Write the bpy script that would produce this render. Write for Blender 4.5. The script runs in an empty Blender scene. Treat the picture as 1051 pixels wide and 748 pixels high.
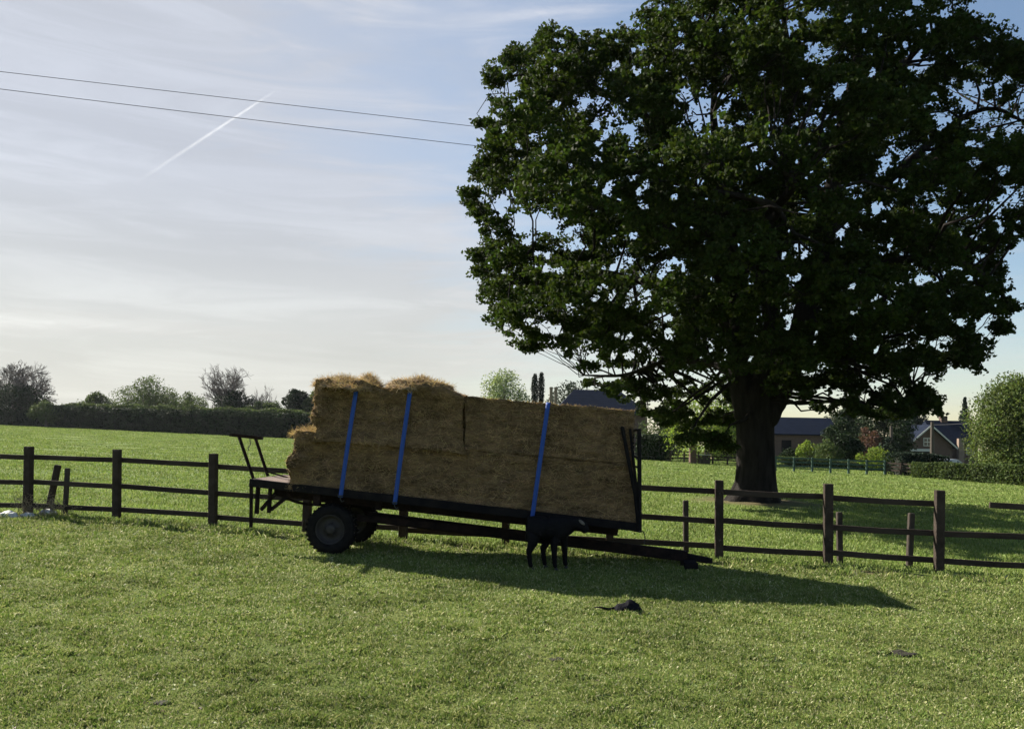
import bpy, math, random
import numpy as np
from mathutils import Vector, noise
R = math.radians
random.seed(7); RNG = np.random.default_rng(7)
S = bpy.context.scene
C = S.collection

# ------------------------------------------------------------------ camera
H, FPX, CX, CY = 1.78, 800.0, 525.5, 434.5        # eye height, focal length and optical centre (photo is 1051 x 748)
PITCH, ROLL, SLOPE = R(1.0), R(0.95), 0.0245      # the paddock falls gently to the right
cp, sp, cr, sr = math.cos(PITCH), math.sin(PITCH), math.cos(ROLL), math.sin(ROLL)
FWD = Vector((0, cp, sp)); R0 = Vector((1, 0, 0)); U0 = Vector((0, -sp, cp))
RGT = cr*R0 + sr*U0; UPV = -sr*R0 + cr*U0
from mathutils import Matrix
def ray(px, py):
    return FWD + RGT*((px-CX)/FPX) + UPV*((CY-py)/FPX)
cam_d = bpy.data.cameras.new('camera'); cam = bpy.data.objects.new('camera', cam_d); C.objects.link(cam)
cam_d.sensor_width = 36; cam_d.lens = 36*FPX/1051; cam_d.shift_y = (CY-374)/1051
cam_d.clip_start = .05; cam_d.clip_end = 20000
cam.matrix_world = Matrix.Translation((0, 0, H)) @ Matrix((RGT, UPV, -FWD)).transposed().to_4x4()
S.camera = cam
S.view_settings.view_transform = 'Standard'; S.view_settings.look = 'None'
S.view_settings.gamma = 1; S.view_settings.use_curve_mapping = False
S.view_settings.exposure = 1.5
S.render.engine = 'CYCLES'
try:
    S.cycles.max_bounces = 6; S.cycles.transparent_max_bounces = 8; S.cycles.diffuse_bounces = 3
except Exception: pass

# ------------------------------------------------------------------ sun and sky
SUNV = Vector((-1.30, 0.86, 1.0)).normalized()    # towards the sun: behind and left of the trailer
elev = math.asin(SUNV.z); az = math.atan2(SUNV.x, SUNV.y)
sd = bpy.data.lights.new('sun', 'SUN'); sd.energy = 5.0; sd.angle = R(.53); sd.color = (1, .93, .80)
so = bpy.data.objects.new('sun', sd); C.objects.link(so)
so.rotation_euler = (-SUNV).to_track_quat('-Z', 'Y').to_euler(); so.location = (-30, 20, 40)

W = bpy.data.worlds.new('World'); S.world = W; W.use_nodes = True
nt = W.node_tree; nt.nodes.clear()
def N(t, nt_=None, **k):
    n = (nt_ or nt).nodes.new(t)
    for a, b in k.items(): setattr(n, a, b)
    return n
out = N('ShaderNodeOutputWorld'); bg = N('ShaderNodeBackground'); bg.inputs['Strength'].default_value = .052
sky = N('ShaderNodeTexSky', sky_type='NISHITA'); sky.sun_disc = False
sky.sun_elevation = elev; sky.sun_rotation = az; sky.air_density = 1.15; sky.dust_density = .5; sky.ozone_density = 1.6
tc = N('ShaderNodeTexCoord'); sx = N('ShaderNodeSeparateXYZ'); nt.links.new(tc.outputs['Generated'], sx.inputs[0])
def M_(op, a, b=None, c=None):
    n = N('ShaderNodeMath', operation=op)
    for i, v in enumerate((a, b, c)):
        if v is None: continue
        if isinstance(v, (int, float)): n.inputs[i].default_value = v
        else: nt.links.new(v, n.inputs[i])
    return n.outputs[0]
zz = M_('ADD', M_('MAXIMUM', sx.outputs[2], 0), .22)
u_ = M_('DIVIDE', sx.outputs[0], zz); v_ = M_('DIVIDE', sx.outputs[1], zz)
cmb = N('ShaderNodeCombineXYZ')
nt.links.new(M_('ADD', M_('MULTIPLY', u_, .55), M_('MULTIPLY', v_, .16)), cmb.inputs[0])
nt.links.new(M_('ADD', M_('MULTIPLY', v_, 1.5), M_('MULTIPLY', u_, .12)), cmb.inputs[1])
def cloudnoise(scale, detail, rough, dist, off):
    mp = N('ShaderNodeMapping'); nt.links.new(cmb.outputs[0], mp.inputs[0]); mp.inputs['Location'].default_value = off
    n = N('ShaderNodeTexNoise'); n.inputs['Scale'].default_value = scale; n.inputs['Detail'].default_value = detail
    n.inputs['Roughness'].default_value = rough; n.inputs['Distortion'].default_value = dist
    nt.links.new(mp.outputs[0], n.inputs['Vector']); return n.outputs['Fac']
def ramp(v, a, b, lo=0., hi=1.):
    m = N('ShaderNodeMapRange', interpolation_type='SMOOTHSTEP'); nt.links.new(v, m.inputs[0])
    for i, q in enumerate((a, b, lo, hi)): m.inputs[i+1].default_value = q
    return m.outputs[0]
def bandnoise(scale, zs, detail, rough, dist, off, tilt):
    mp = N('ShaderNodeMapping'); nt.links.new(tc.outputs['Generated'], mp.inputs[0]); mp.inputs['Location'].default_value = off
    mp.inputs['Rotation'].default_value = (0, tilt, 0); mp.inputs['Scale'].default_value = (1, 1, zs)
    n = N('ShaderNodeTexNoise'); n.inputs['Scale'].default_value = scale; n.inputs['Detail'].default_value = detail
    n.inputs['Roughness'].default_value = rough; n.inputs['Distortion'].default_value = dist
    nt.links.new(mp.outputs[0], n.inputs['Vector']); return n.outputs['Fac']
c1 = ramp(bandnoise(1.5, 5.0, 6, .52, .5, (3.1, 1.7, .35), R(3)), .38, .64)      # broad bands
c2 = ramp(bandnoise(3.2, 9.0, 9, .60, .9, (.4, 5.2, 1.3), R(-4)), .42, .70)     # finer streaks
c3 = ramp(cloudnoise(5.5, 9, .62, .8, (2.4, .2, 0)), .45, .72)                  # wisps seen in perspective
veil = M_('ADD', M_('ADD', M_('MULTIPLY', c1, .30), M_('MULTIPLY', c2, .24)), M_('MULTIPLY', c3, .14))
left = ramp(sx.outputs[0], -.45, .40, .95, -.24)                      # the veil thins out to the right
low = ramp(sx.outputs[2], .02, .42, .20, .0)
veil = M_('ADD', M_('ADD', veil, left), low)
veil = M_('MINIMUM', veil, .97)
veil = M_('MULTIPLY', M_('MULTIPLY', veil, ramp(sx.outputs[1], -.25, .35)), ramp(sx.outputs[2], .55, .85, 1., .25))   # unseen sky behind and overhead kept blue to deepen the shadows
ym = M_('MAXIMUM', sx.outputs[1], .05); azm = M_('DIVIDE', sx.outputs[0], ym); elm = M_('DIVIDE', sx.outputs[2], ym)
def wisp(px, py, hw, hh, slope, k):                                   # one bright streak of cirrus at a bearing and height
    d = ray(px, py); a0, e0 = d.x/d.y, d.z/d.y
    da = M_('SUBTRACT', azm, a0); de = M_('SUBTRACT', M_('SUBTRACT', elm, e0), M_('MULTIPLY', da, slope))
    r2 = M_('ADD', M_('POWER', M_('ABSOLUTE', M_('DIVIDE', da, hw)), 2.), M_('POWER', M_('ABSOLUTE', M_('DIVIDE', de, hh)), 2.))
    g = M_('POWER', 2.718, M_('MULTIPLY', r2, -1.)); return M_('MULTIPLY', M_('MULTIPLY', g, k), M_('ADD', M_('MULTIPLY', c3, .7), .35))
w_ = M_('ADD', M_('ADD', wisp(560, 14, .10, .0085, .07, .75), wisp(480, 22, .09, .010, .03, .35)), M_('ADD', wisp(95, 332, .15, .006, -.05, .6), wisp(30, 330, .10, .010, 0., .4)))
veil = M_('MINIMUM', M_('MAXIMUM', M_('ADD', veil, w_), .03), 1.0)
mix = N('ShaderNodeMix', data_type='RGBA', clamp_factor=False); nt.links.new(veil, mix.inputs['Factor'])
nt.links.new(sky.outputs[0], mix.inputs['A'])
cc = N('ShaderNodeMix', data_type='RGBA'); nt.links.new(ramp(sx.outputs[2], .0, .35), cc.inputs['Factor'])
cc.inputs['A'].default_value = (4.70, 4.68, 4.25, 1); cc.inputs['B'].default_value = (4.05, 4.30, 4.85, 1)
tone = N('ShaderNodeVectorMath', operation='SCALE'); nt.links.new(cc.outputs['Result'], tone.inputs[0])
nt.links.new(M_('ADD', M_('ADD', M_('MULTIPLY', M_('ADD', c2, M_('MULTIPLY', c1, .7)), .13), M_('MULTIPLY', w_, .38)), ramp(sx.outputs[0], -.6, .3, .95, .88)), tone.inputs['Scale']); nt.links.new(tone.outputs[0], mix.inputs['B'])
nt.links.new(mix.outputs['Result'], bg.inputs[0]); nt.links.new(bg.outputs[0], out.inputs[0])

# ------------------------------------------------------------------ placing helpers
def at(px, py, Y):                                   # the point seen there, Y metres ahead
    d = ray(px, py); return Vector((0, 0, H)) + d*(Y/d.y)
def sst(a, b, t):
    t = min(1, max(0, (t-a)/(b-a))); return t*t*(3-2*t)
def gz(x, y):
    xx = max(-170., min(170., x))
    b = -SLOPE*xx
    n = noise.noise(Vector((x*.22, y*.22, 0)))*.055 + noise.noise(Vector((x*.9, y*.9, 3)))*.016
    if y > 14: n += sst(14, 22, y)*noise.noise(Vector((x*.5, y*.5, 9)))*.07
    if y > 45: n *= 1.0
    # raised, bare ground round the oak's foot
    d = math.hypot(x-OAK[0], y-OAK[1]); n += .07*math.exp(-(d/2.2)**2)
    return b + n
OAK = (7.72, 24.8)
def depth_at(px, py):
    d = ray(px, py); return H/(-(d.z + SLOPE*d.x))*d.y
def gpt(px, Y):                                      # ground point seen in column px, Y metres ahead
    p = at(px, 450, Y); 
    # follow the column down (roll shifts x a little)
    for _ in range(3):
        z = gz(p.x, Y); k = (p - Vector((0, 0, H))); py = 450 + (p.z - z)*FPX/Y; p2 = at(px, py, Y); p = Vector((p2.x, Y, p2.z)); 
        if abs(p.z-z) < .01: break
    return Vector((p.x, Y, gz(p.x, Y)))

# ------------------------------------------------------------------ mesh kit
class MB:
    def __init__(s): s.v = []; s.f = []
    def add(s, vs, fs):
        o = len(s.v); s.v += [tuple(v) for v in vs]; s.f += [tuple(i+o for i in f) for f in fs]; return s
    def box(s, c, size, ax=None, ay=None, az=None, bevel=0):
        c = Vector(c); ax = Vector(ax or (1, 0, 0)); ay = Vector(ay or (0, 1, 0)); az = Vector(az or (0, 0, 1))
        hx, hy, hz = [q/2 for q in size]; b = min(bevel, hx*.9, hy*.9, hz*.9)
        if b <= 0:
            vs = [c+ax*i*hx+ay*j*hy+az*k*hz for k in (-1, 1) for j in (-1, 1) for i in (-1, 1)]
            return s.add(vs, [(0, 2, 3, 1), (4, 5, 7, 6), (0, 1, 5, 4), (2, 6, 7, 3), (0, 4, 6, 2), (1, 3, 7, 5)])
        prof = [(-hx+b, -hy), (hx-b, -hy), (hx, -hy+b), (hx, hy-b), (hx-b, hy), (-hx+b, hy), (-hx, hy-b), (-hx, -hy+b)]
        vs = []
        for z, q in ((-hz, (hx-b)/hx), (-hz+b, 1), (hz-b, 1), (hz, (hx-b)/hx)):
            qy = 1 if q == 1 else (hy-b)/hy
            vs += [c+ax*x*q+ay*y*qy+az*z for x, y in prof]
        fs = [tuple(range(7, -1, -1)), tuple(range(24, 32))]
        for r in range(3):
            for i in range(8):
                j = (i+1) % 8; fs.append((r*8+i, r*8+j, r*8+8+j, r*8+8+i))
        return s.add(vs, fs)
    def beam(s, a, b, w, h, up=(0, 0, 1), bevel=0):
        a = Vector(a); b = Vector(b); d = b-a; L = d.length; d.normalize()
        side = d.cross(Vector(up)).normalized(); u = side.cross(d).normalized()
        return s.box((a+b)/2, (L, w, h), d, side, u, bevel)
    def tube(s, pts, rad, n=8, cap=True, wob=0):
        pts = [Vector(p) for p in pts]; m = len(pts)
        rad = rad if isinstance(rad, (list, tuple)) else [rad]*m
        vs = []; prev = None
        for i, p in enumerate(pts):
            t = (pts[min(i+1, m-1)] - pts[max(i-1, 0)]).normalized()
            if prev is None:
                prev = t.cross(Vector((.31, .84, .43))).normalized()
            u = (prev - t*prev.dot(t)).normalized(); w = t.cross(u); prev = u
            for k in range(n):
                a = 2*math.pi*k/n; r = rad[i]
                if wob:
                    q = Vector((math.cos(a)*1.3, math.sin(a)*1.3, i*.5)); r *= 1+wob*noise.noise(q*1.7+Vector((p.x, 0, 0)))
                vs.append(p+u*math.cos(a)*r+w*math.sin(a)*r)
        fs = []
        for i in range(m-1):
            for k in range(n):
                l = (k+1) % n; fs.append((i*n+k, i*n+l, i*n+n+l, i*n+n+k))
        if cap: fs += [tuple(range(n-1, -1, -1)), tuple(range((m-1)*n, m*n))]
        return s.add(vs, fs)
    def lathe(s, c, axis, prof, n=28):               # prof: (along, radius)
        c = Vector(c); ax = Vector(axis).normalized(); u = ax.cross(Vector((.2, .1, .97))).normalized(); w = ax.cross(u)
        vs = [c+ax*a+(u*math.cos(2*math.pi*k/n)+w*math.sin(2*math.pi*k/n))*r for a, r in prof for k in range(n)]
        fs = []; m = len(prof)
        for i in range(m-1):
            for k in range(n):
                l = (k+1) % n; fs.append((i*n+k, i*n+l, i*n+n+l, i*n+n+k))
        return s.add(vs, fs)
    def build(s, name, mt, parent=None, smooth=False):
        me = bpy.data.meshes.new(name); me.from_pydata(s.v, [], s.f); me.update(); me.materials.append(mt)
        if smooth: me.polygons.foreach_set('use_smooth', [True]*len(me.polygons))
        return link(name, me, parent)
def link(name, me, parent=None):
    o = bpy.data.objects.new(name, me); C.objects.link(o)
    if parent is not None:
        o.parent = parent; bpy.context.view_layer.update() if False else None
        o.matrix_parent_inverse = Matrix.Translation(parent_loc(parent)).inverted()
    return o
def parent_loc(p):
    l = Vector(p.location)
    if p.parent is not None and p.type != 'EMPTY': return Vector((0, 0, 0)) + parent_loc(p.parent) - (Vector(p.matrix_parent_inverse.inverted().translation))
    return l
def npmesh(name, V, F, mt, parent=None, smooth=False):
    V = np.asarray(V, np.float32).reshape(-1, 3); F = np.asarray(F, np.int32); k = F.shape[1]
    me = bpy.data.meshes.new(name); me.vertices.add(len(V)); me.vertices.foreach_set('co', V.ravel())
    me.loops.add(F.size); me.loops.foreach_set('vertex_index', F.ravel())
    me.polygons.add(len(F)); me.polygons.foreach_set('loop_start', np.arange(len(F), dtype=np.int32)*k)
    if smooth: me.polygons.foreach_set('use_smooth', np.ones(len(F), bool))
    me.update(calc_edges=True); me.materials.append(mt)
    return link(name, me, parent)
def tag(o, label=None, cat=None, group=None, kind=None):
    if label: o['label'] = label
    if cat: o['category'] = cat
    if group: o['group'] = group
    if kind: o['kind'] = kind
    return o
def thing(name, label, cat, loc=(0, 0, 0), group=None):
    o = bpy.data.objects.new(name, None); o.empty_display_size = .2; C.objects.link(o); o.location = loc
    return tag(o, label, cat, group)

# ------------------------------------------------------------------ materials
def mat(name, col, rough=.8, var=.25, scale=8., bump=0., bscale=None, metal=0., spec=.3, col2=None, stretch=None, island=0., transl=0., detail=5):
    m = bpy.data.materials.new(name); m.use_nodes = True; t = m.node_tree; t.nodes.clear(); L = t.links
    o = N('ShaderNodeOutputMaterial', t); b = N('ShaderNodeBsdfPrincipled', t)
    b.inputs['Roughness'].default_value = rough; b.inputs['Metallic'].default_value = metal
    b.inputs['Specular IOR Level'].default_value = spec
    co = N('ShaderNodeTexCoord', t); mp = N('ShaderNodeMapping', t); L.new(co.outputs['Object'], mp.inputs[0])
    if stretch: mp.inputs['Scale'].default_value = stretch
    n = N('ShaderNodeTexNoise', t); n.inputs['Scale'].default_value = scale; n.inputs['Detail'].default_value = detail
    n.inputs['Roughness'].default_value = .6; L.new(mp.outputs[0], n.inputs['Vector'])
    r = N('ShaderNodeMapRange', t); L.new(n.outputs['Fac'], r.inputs[0]); r.inputs[1].default_value = .32; r.inputs[2].default_value = .68
    mx = N('ShaderNodeMix', t, data_type='RGBA'); 
    a = tuple(c*(1-var) for c in col); c2 = col2 or tuple(min(1, c*(1+var)) for c in col)
    mx.inputs['A'].default_value = (*a, 1); mx.inputs['B'].default_value = (*c2, 1); L.new(r.outputs[0], mx.inputs['Factor'])
    colour = mx.outputs['Result']
    if island:
        g = N('ShaderNodeNewGeometry', t); hs = N('ShaderNodeHueSaturation', t)
        v = N('ShaderNodeMapRange', t); L.new(g.outputs['Random Per Island'], v.inputs[0]); v.inputs[3].default_value = 1-island; v.inputs[4].default_value = 1+island
        L.new(v.outputs[0], hs.inputs['Value'])
        v2 = N('ShaderNodeMath', t, operation='FRACT'); v3 = N('ShaderNodeMath', t, operation='MULTIPLY'); v3.inputs[1].default_value = 17.3
        L.new(g.outputs['Random Per Island'], v3.inputs[0]); L.new(v3.outputs[0], v2.inputs[0])
        v4 = N('ShaderNodeMapRange', t); L.new(v2.outputs[0], v4.inputs[0]); v4.inputs[3].default_value = .475; v4.inputs[4].default_value = .525
        L.new(v4.outputs[0], hs.inputs['Hue']); L.new(colour, hs.inputs['Color']); colour = hs.outputs[0]
    L.new(colour, b.inputs['Base Color'])
    sh = b.outputs[0]
    if transl:
        tr = N('ShaderNodeBsdfTranslucent', t); mm = N('ShaderNodeMixShader', t); mm.inputs[0].default_value = transl
        gm = N('ShaderNodeMix', t, data_type='RGBA', blend_type='MULTIPLY'); gm.inputs['Factor'].default_value = 1; L.new(colour, gm.inputs['A']); gm.inputs['B'].default_value = (1.5, 1.5, .9, 1)
        L.new(gm.outputs['Result'], tr.inputs[0]); L.new(b.outputs[0], mm.inputs[1]); L.new(tr.outputs[0], mm.inputs[2]); sh = mm.outputs[0]
    if bump:
        n2 = N('ShaderNodeTexNoise', t); n2.inputs['Scale'].default_value = bscale or scale*3; n2.inputs['Detail'].default_value = 6
        L.new(mp.outputs[0], n2.inputs['Vector']); bp = N('ShaderNodeBump', t); bp.inputs['Strength'].default_value = min(1, bump); bp.inputs['Distance'].default_value = .02*max(1, bump)
        L.new(n2.outputs['Fac'], bp.inputs['Height']); L.new(bp.outputs[0], b.inputs['Normal'])
    L.new(sh, o.inputs[0]); return m
def brickmat(name, c1, c2, mortar, bw=.22, bh=.075):
    m = mat(name, c1, .9, .2, 3); t = m.node_tree; L = t.links
    b = [n for n in t.nodes if n.type == 'BSDF_PRINCIPLED'][0]; co = N('ShaderNodeTexCoord', t); s = N('ShaderNodeSeparateXYZ', t); L.new(co.outputs['Object'], s.inputs[0])
    ad = N('ShaderNodeMath', t, operation='ADD'); L.new(s.outputs[0], ad.inputs[0]); L.new(s.outputs[1], ad.inputs[1])
    cb = N('ShaderNodeCombineXYZ', t); L.new(ad.outputs[0], cb.inputs[0]); L.new(s.outputs[2], cb.inputs[1])
    br = N('ShaderNodeTexBrick', t); L.new(cb.outputs[0], br.inputs['Vector']); br.inputs['Scale'].default_value = 1
    br.inputs['Brick Width'].default_value = bw; br.inputs['Row Height'].default_value = bh; br.inputs['Mortar Size'].default_value = .006
    br.inputs['Color1'].default_value = (*c1, 1); br.inputs['Color2'].default_value = (*c2, 1); br.inputs['Mortar'].default_value = (*mortar, 1)
    L.new(br.outputs[0], b.inputs['Base Color']); return m

MT = dict(
    leaf=mat('oak_leaf', (.022, .036, .007), .7, .25, .35, island=.42, transl=.34, spec=.08),
    bark=mat('oak_bark', (.018, .016, .015), .95, .45, 3, bump=1.5, bscale=9, stretch=(2.2, 2.2, .5), spec=.04),
    bark2=mat('grey_bark', (.11, .095, .08), .95, .3, 2, bump=.5),
    twig=mat('bare_twig', (.09, .072, .066), .9, .3, 1),
    leaf_mid=mat('mid_leaf', (.055, .078, .028), .6, .25, .3, island=.35, transl=.3, spec=.08),
    leaf_fresh=mat('fresh_leaf', (.080, .108, .034), .6, .25, .3, island=.35, transl=.3, spec=.08),
    leaf_pale=mat('pale_leaf', (.16, .20, .105), .6, .2, .3, island=.3, transl=.3, spec=.08),
    leaf_dark=mat('hedge_leaf', (.017, .030, .012), .65, .3, .4, island=.35, transl=.10, spec=.08),
    leaf_ever=mat('evergreen_leaf', (.014, .024, .015), .65, .3, .4, island=.3, transl=.08, spec=.08),
    leaf_lime=mat('lime_leaf', (.13, .18, .035), .6, .25, .4, island=.3, transl=.38, spec=.08),
    leaf_brown=mat('brown_leaf', (.085, .048, .036), .6, .25, .4, island=.3, transl=.2, spec=.08),
    wood=mat('fence_wood', (.040, .031, .026), .9, .35, 5, bump=.8, bscale=30, stretch=(1, 1, 1), spec=.08),
    rail=mat('rail_wood', (.040, .031, .026), .9, .35, 4, bump=.7, bscale=25, stretch=(.3, 1, 1), spec=.08),
    stake=mat('grey_stake', (.05, .042, .036), .95, .35, 6, bump=.8, bscale=25, stretch=(1, 1, .3), spec=.08),
    straw=mat('straw', (.140, .092, .048), .95, .62, 6, bump=2.6, bscale=30, stretch=(.45, .8, 1.5), col2=(.25, .165, .088), spec=.1),
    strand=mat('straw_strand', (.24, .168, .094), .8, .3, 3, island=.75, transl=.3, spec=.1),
    gold=mat('sunlit_rim_strand', (.30, .215, .125), .8, .25, 3, island=.5, transl=.25, spec=.1),  # brighter copy of the strand, paints the golden sunlit rim of the straw
    straw2=mat('loose_straw', (.20, .145, .085), .95, .4, 9, bump=2.6, bscale=40, stretch=(.6, .8, 1.2), spec=.1),
    twine=mat('twine', (.35, .30, .20), .8, .1, 4),
    strap=mat('blue_webbing', (.010, .055, .27), .55, .12, 30, bump=.25, bscale=120),
    black=mat('dark_paint', (.007, .007, .010), .7, .35, 6, bump=.3, bscale=40, col2=(.014, .012, .012), spec=.06),
    rust=mat('rusty_steel', (.010, .009, .010), .85, .4, 9, bump=.4, bscale=50, col2=(.024, .015, .013), spec=.06),
    steel=mat('worn_steel', (.022, .024, .026), .6, .4, 12),
    deckw=mat('deck_board', (.14, .10, .085), .85, .3, 6, bump=.5, bscale=30, stretch=(.3, 3, 1)),
    rubber=mat('tyre_rubber', (.007, .007, .008), .9, .3, 14, bump=.4, bscale=60, col2=(.014, .013, .013), spec=.06),
    rim=mat('wheel_rim', (.024, .021, .021), .6, .35, 12, bump=.3),
    coat=mat('black_coat', (.004, .0038, .005), .7, .3, 20, bump=.5, bscale=90, spec=.10),
    pale=mat('ear_painted_sunlit', (.11, .10, .09), .8, .2, 20),  # sunlight on the ear painted as a paler colour than the coat
    horn=mat('hoof', (.03, .027, .025), .6, .2, 30),
    cloth=mat('black_cloth', (.006, .006, .009), .8, .3, 20, bump=.6, bscale=40, spec=.06),
    sheet=mat('white_sheet', (.48, .48, .47), .6, .2, 12, bump=.5, bscale=30),
    weed=mat('dry_stalk', (.2, .17, .12), .85, .3, 10, island=.3, transl=.2),
    slate=mat('slate', (.010, .014, .026), .6, .25, 1.5, bump=.4, bscale=5, stretch=(1, 1, 4), spec=.03),
    brick=brickmat('brick', (.085, .048, .040), (.11, .064, .052), (.10, .09, .08)),
    brown=brickmat('dark_brick', (.075, .045, .038), (.10, .06, .05), (.10, .09, .08)),
    white=mat('white_paint', (.42, .42, .42), .5, .06, 5),
    glass=mat('window_glass', (.03, .035, .045), .1, .1, 3, spec=.6),
    greenp=mat('green_paint', (.025, .055, .042), .6, .3, 4),
    pole=mat('pole_wood', (.06, .05, .042), .9, .25, 3, stretch=(4, 4, .5)),
    dung=mat('dung', (.022, .019, .012), .9, .4, 20, bump=.8, bscale=60),
    cable=mat('cable', (.03, .03, .035), .6, .1, 2),
    silver=mat('silver_paint', (.3, .31, .33), .35, .05, 4, metal=.3),
)
# vapour: thin white trail of ice crystals
m = bpy.data.materials.new('vapour'); m.use_nodes = True; t = m.node_tree; t.nodes.clear(); L = t.links
o_ = N('ShaderNodeOutputMaterial', t); tr = N('ShaderNodeBsdfTransparent', t); tl = N('ShaderNodeBsdfTranslucent', t); tl.inputs[0].default_value = (.95, .95, .95, 1)
df = N('ShaderNodeBsdfDiffuse', t); df.inputs[0].default_value = (.95, .95, .95, 1); a1 = N('ShaderNodeAddShader', t); L.new(tl.outputs[0], a1.inputs[0]); L.new(df.outputs[0], a1.inputs[1])
mx = N('ShaderNodeMixShader', t); tcx = N('ShaderNodeTexCoord', t); nn = N('ShaderNodeTexNoise', t); nn.inputs['Scale'].default_value = .02; nn.inputs['Detail'].default_value = 6; L.new(tcx.outputs['Object'], nn.inputs['Vector'])
at_ = N('ShaderNodeAttribute', t, attribute_name='trail_alpha'); mr = N('ShaderNodeMapRange', t); L.new(nn.outputs['Fac'], mr.inputs[0]); mr.inputs[1].default_value = .3; mr.inputs[2].default_value = .7; mr.inputs[3].default_value = .6; mr.inputs[4].default_value = 1.1
mu = N('ShaderNodeMath', t, operation='MULTIPLY', use_clamp=True); L.new(at_.outputs['Fac'], mu.inputs[0]); L.new(mr.outputs[0], mu.inputs[1])
lw = N('ShaderNodeLayerWeight', t); lw.inputs[0].default_value = .5; iv = N('ShaderNodeMath', t, operation='SUBTRACT'); iv.inputs[0].default_value = 1; L.new(lw.outputs['Facing'], iv.inputs[1])
mu2 = N('ShaderNodeMath', t, operation='MULTIPLY', use_clamp=True); L.new(mu.outputs[0], mu2.inputs[0]); L.new(iv.outputs[0], mu2.inputs[1])
L.new(mu2.outputs[0], mx.inputs[0]); L.new(tr.outputs[0], mx.inputs[1]); L.new(a1.outputs[0], mx.inputs[2]); L.new(mx.outputs[0], o_.inputs[0])
MT['vapour'] = m

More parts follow.
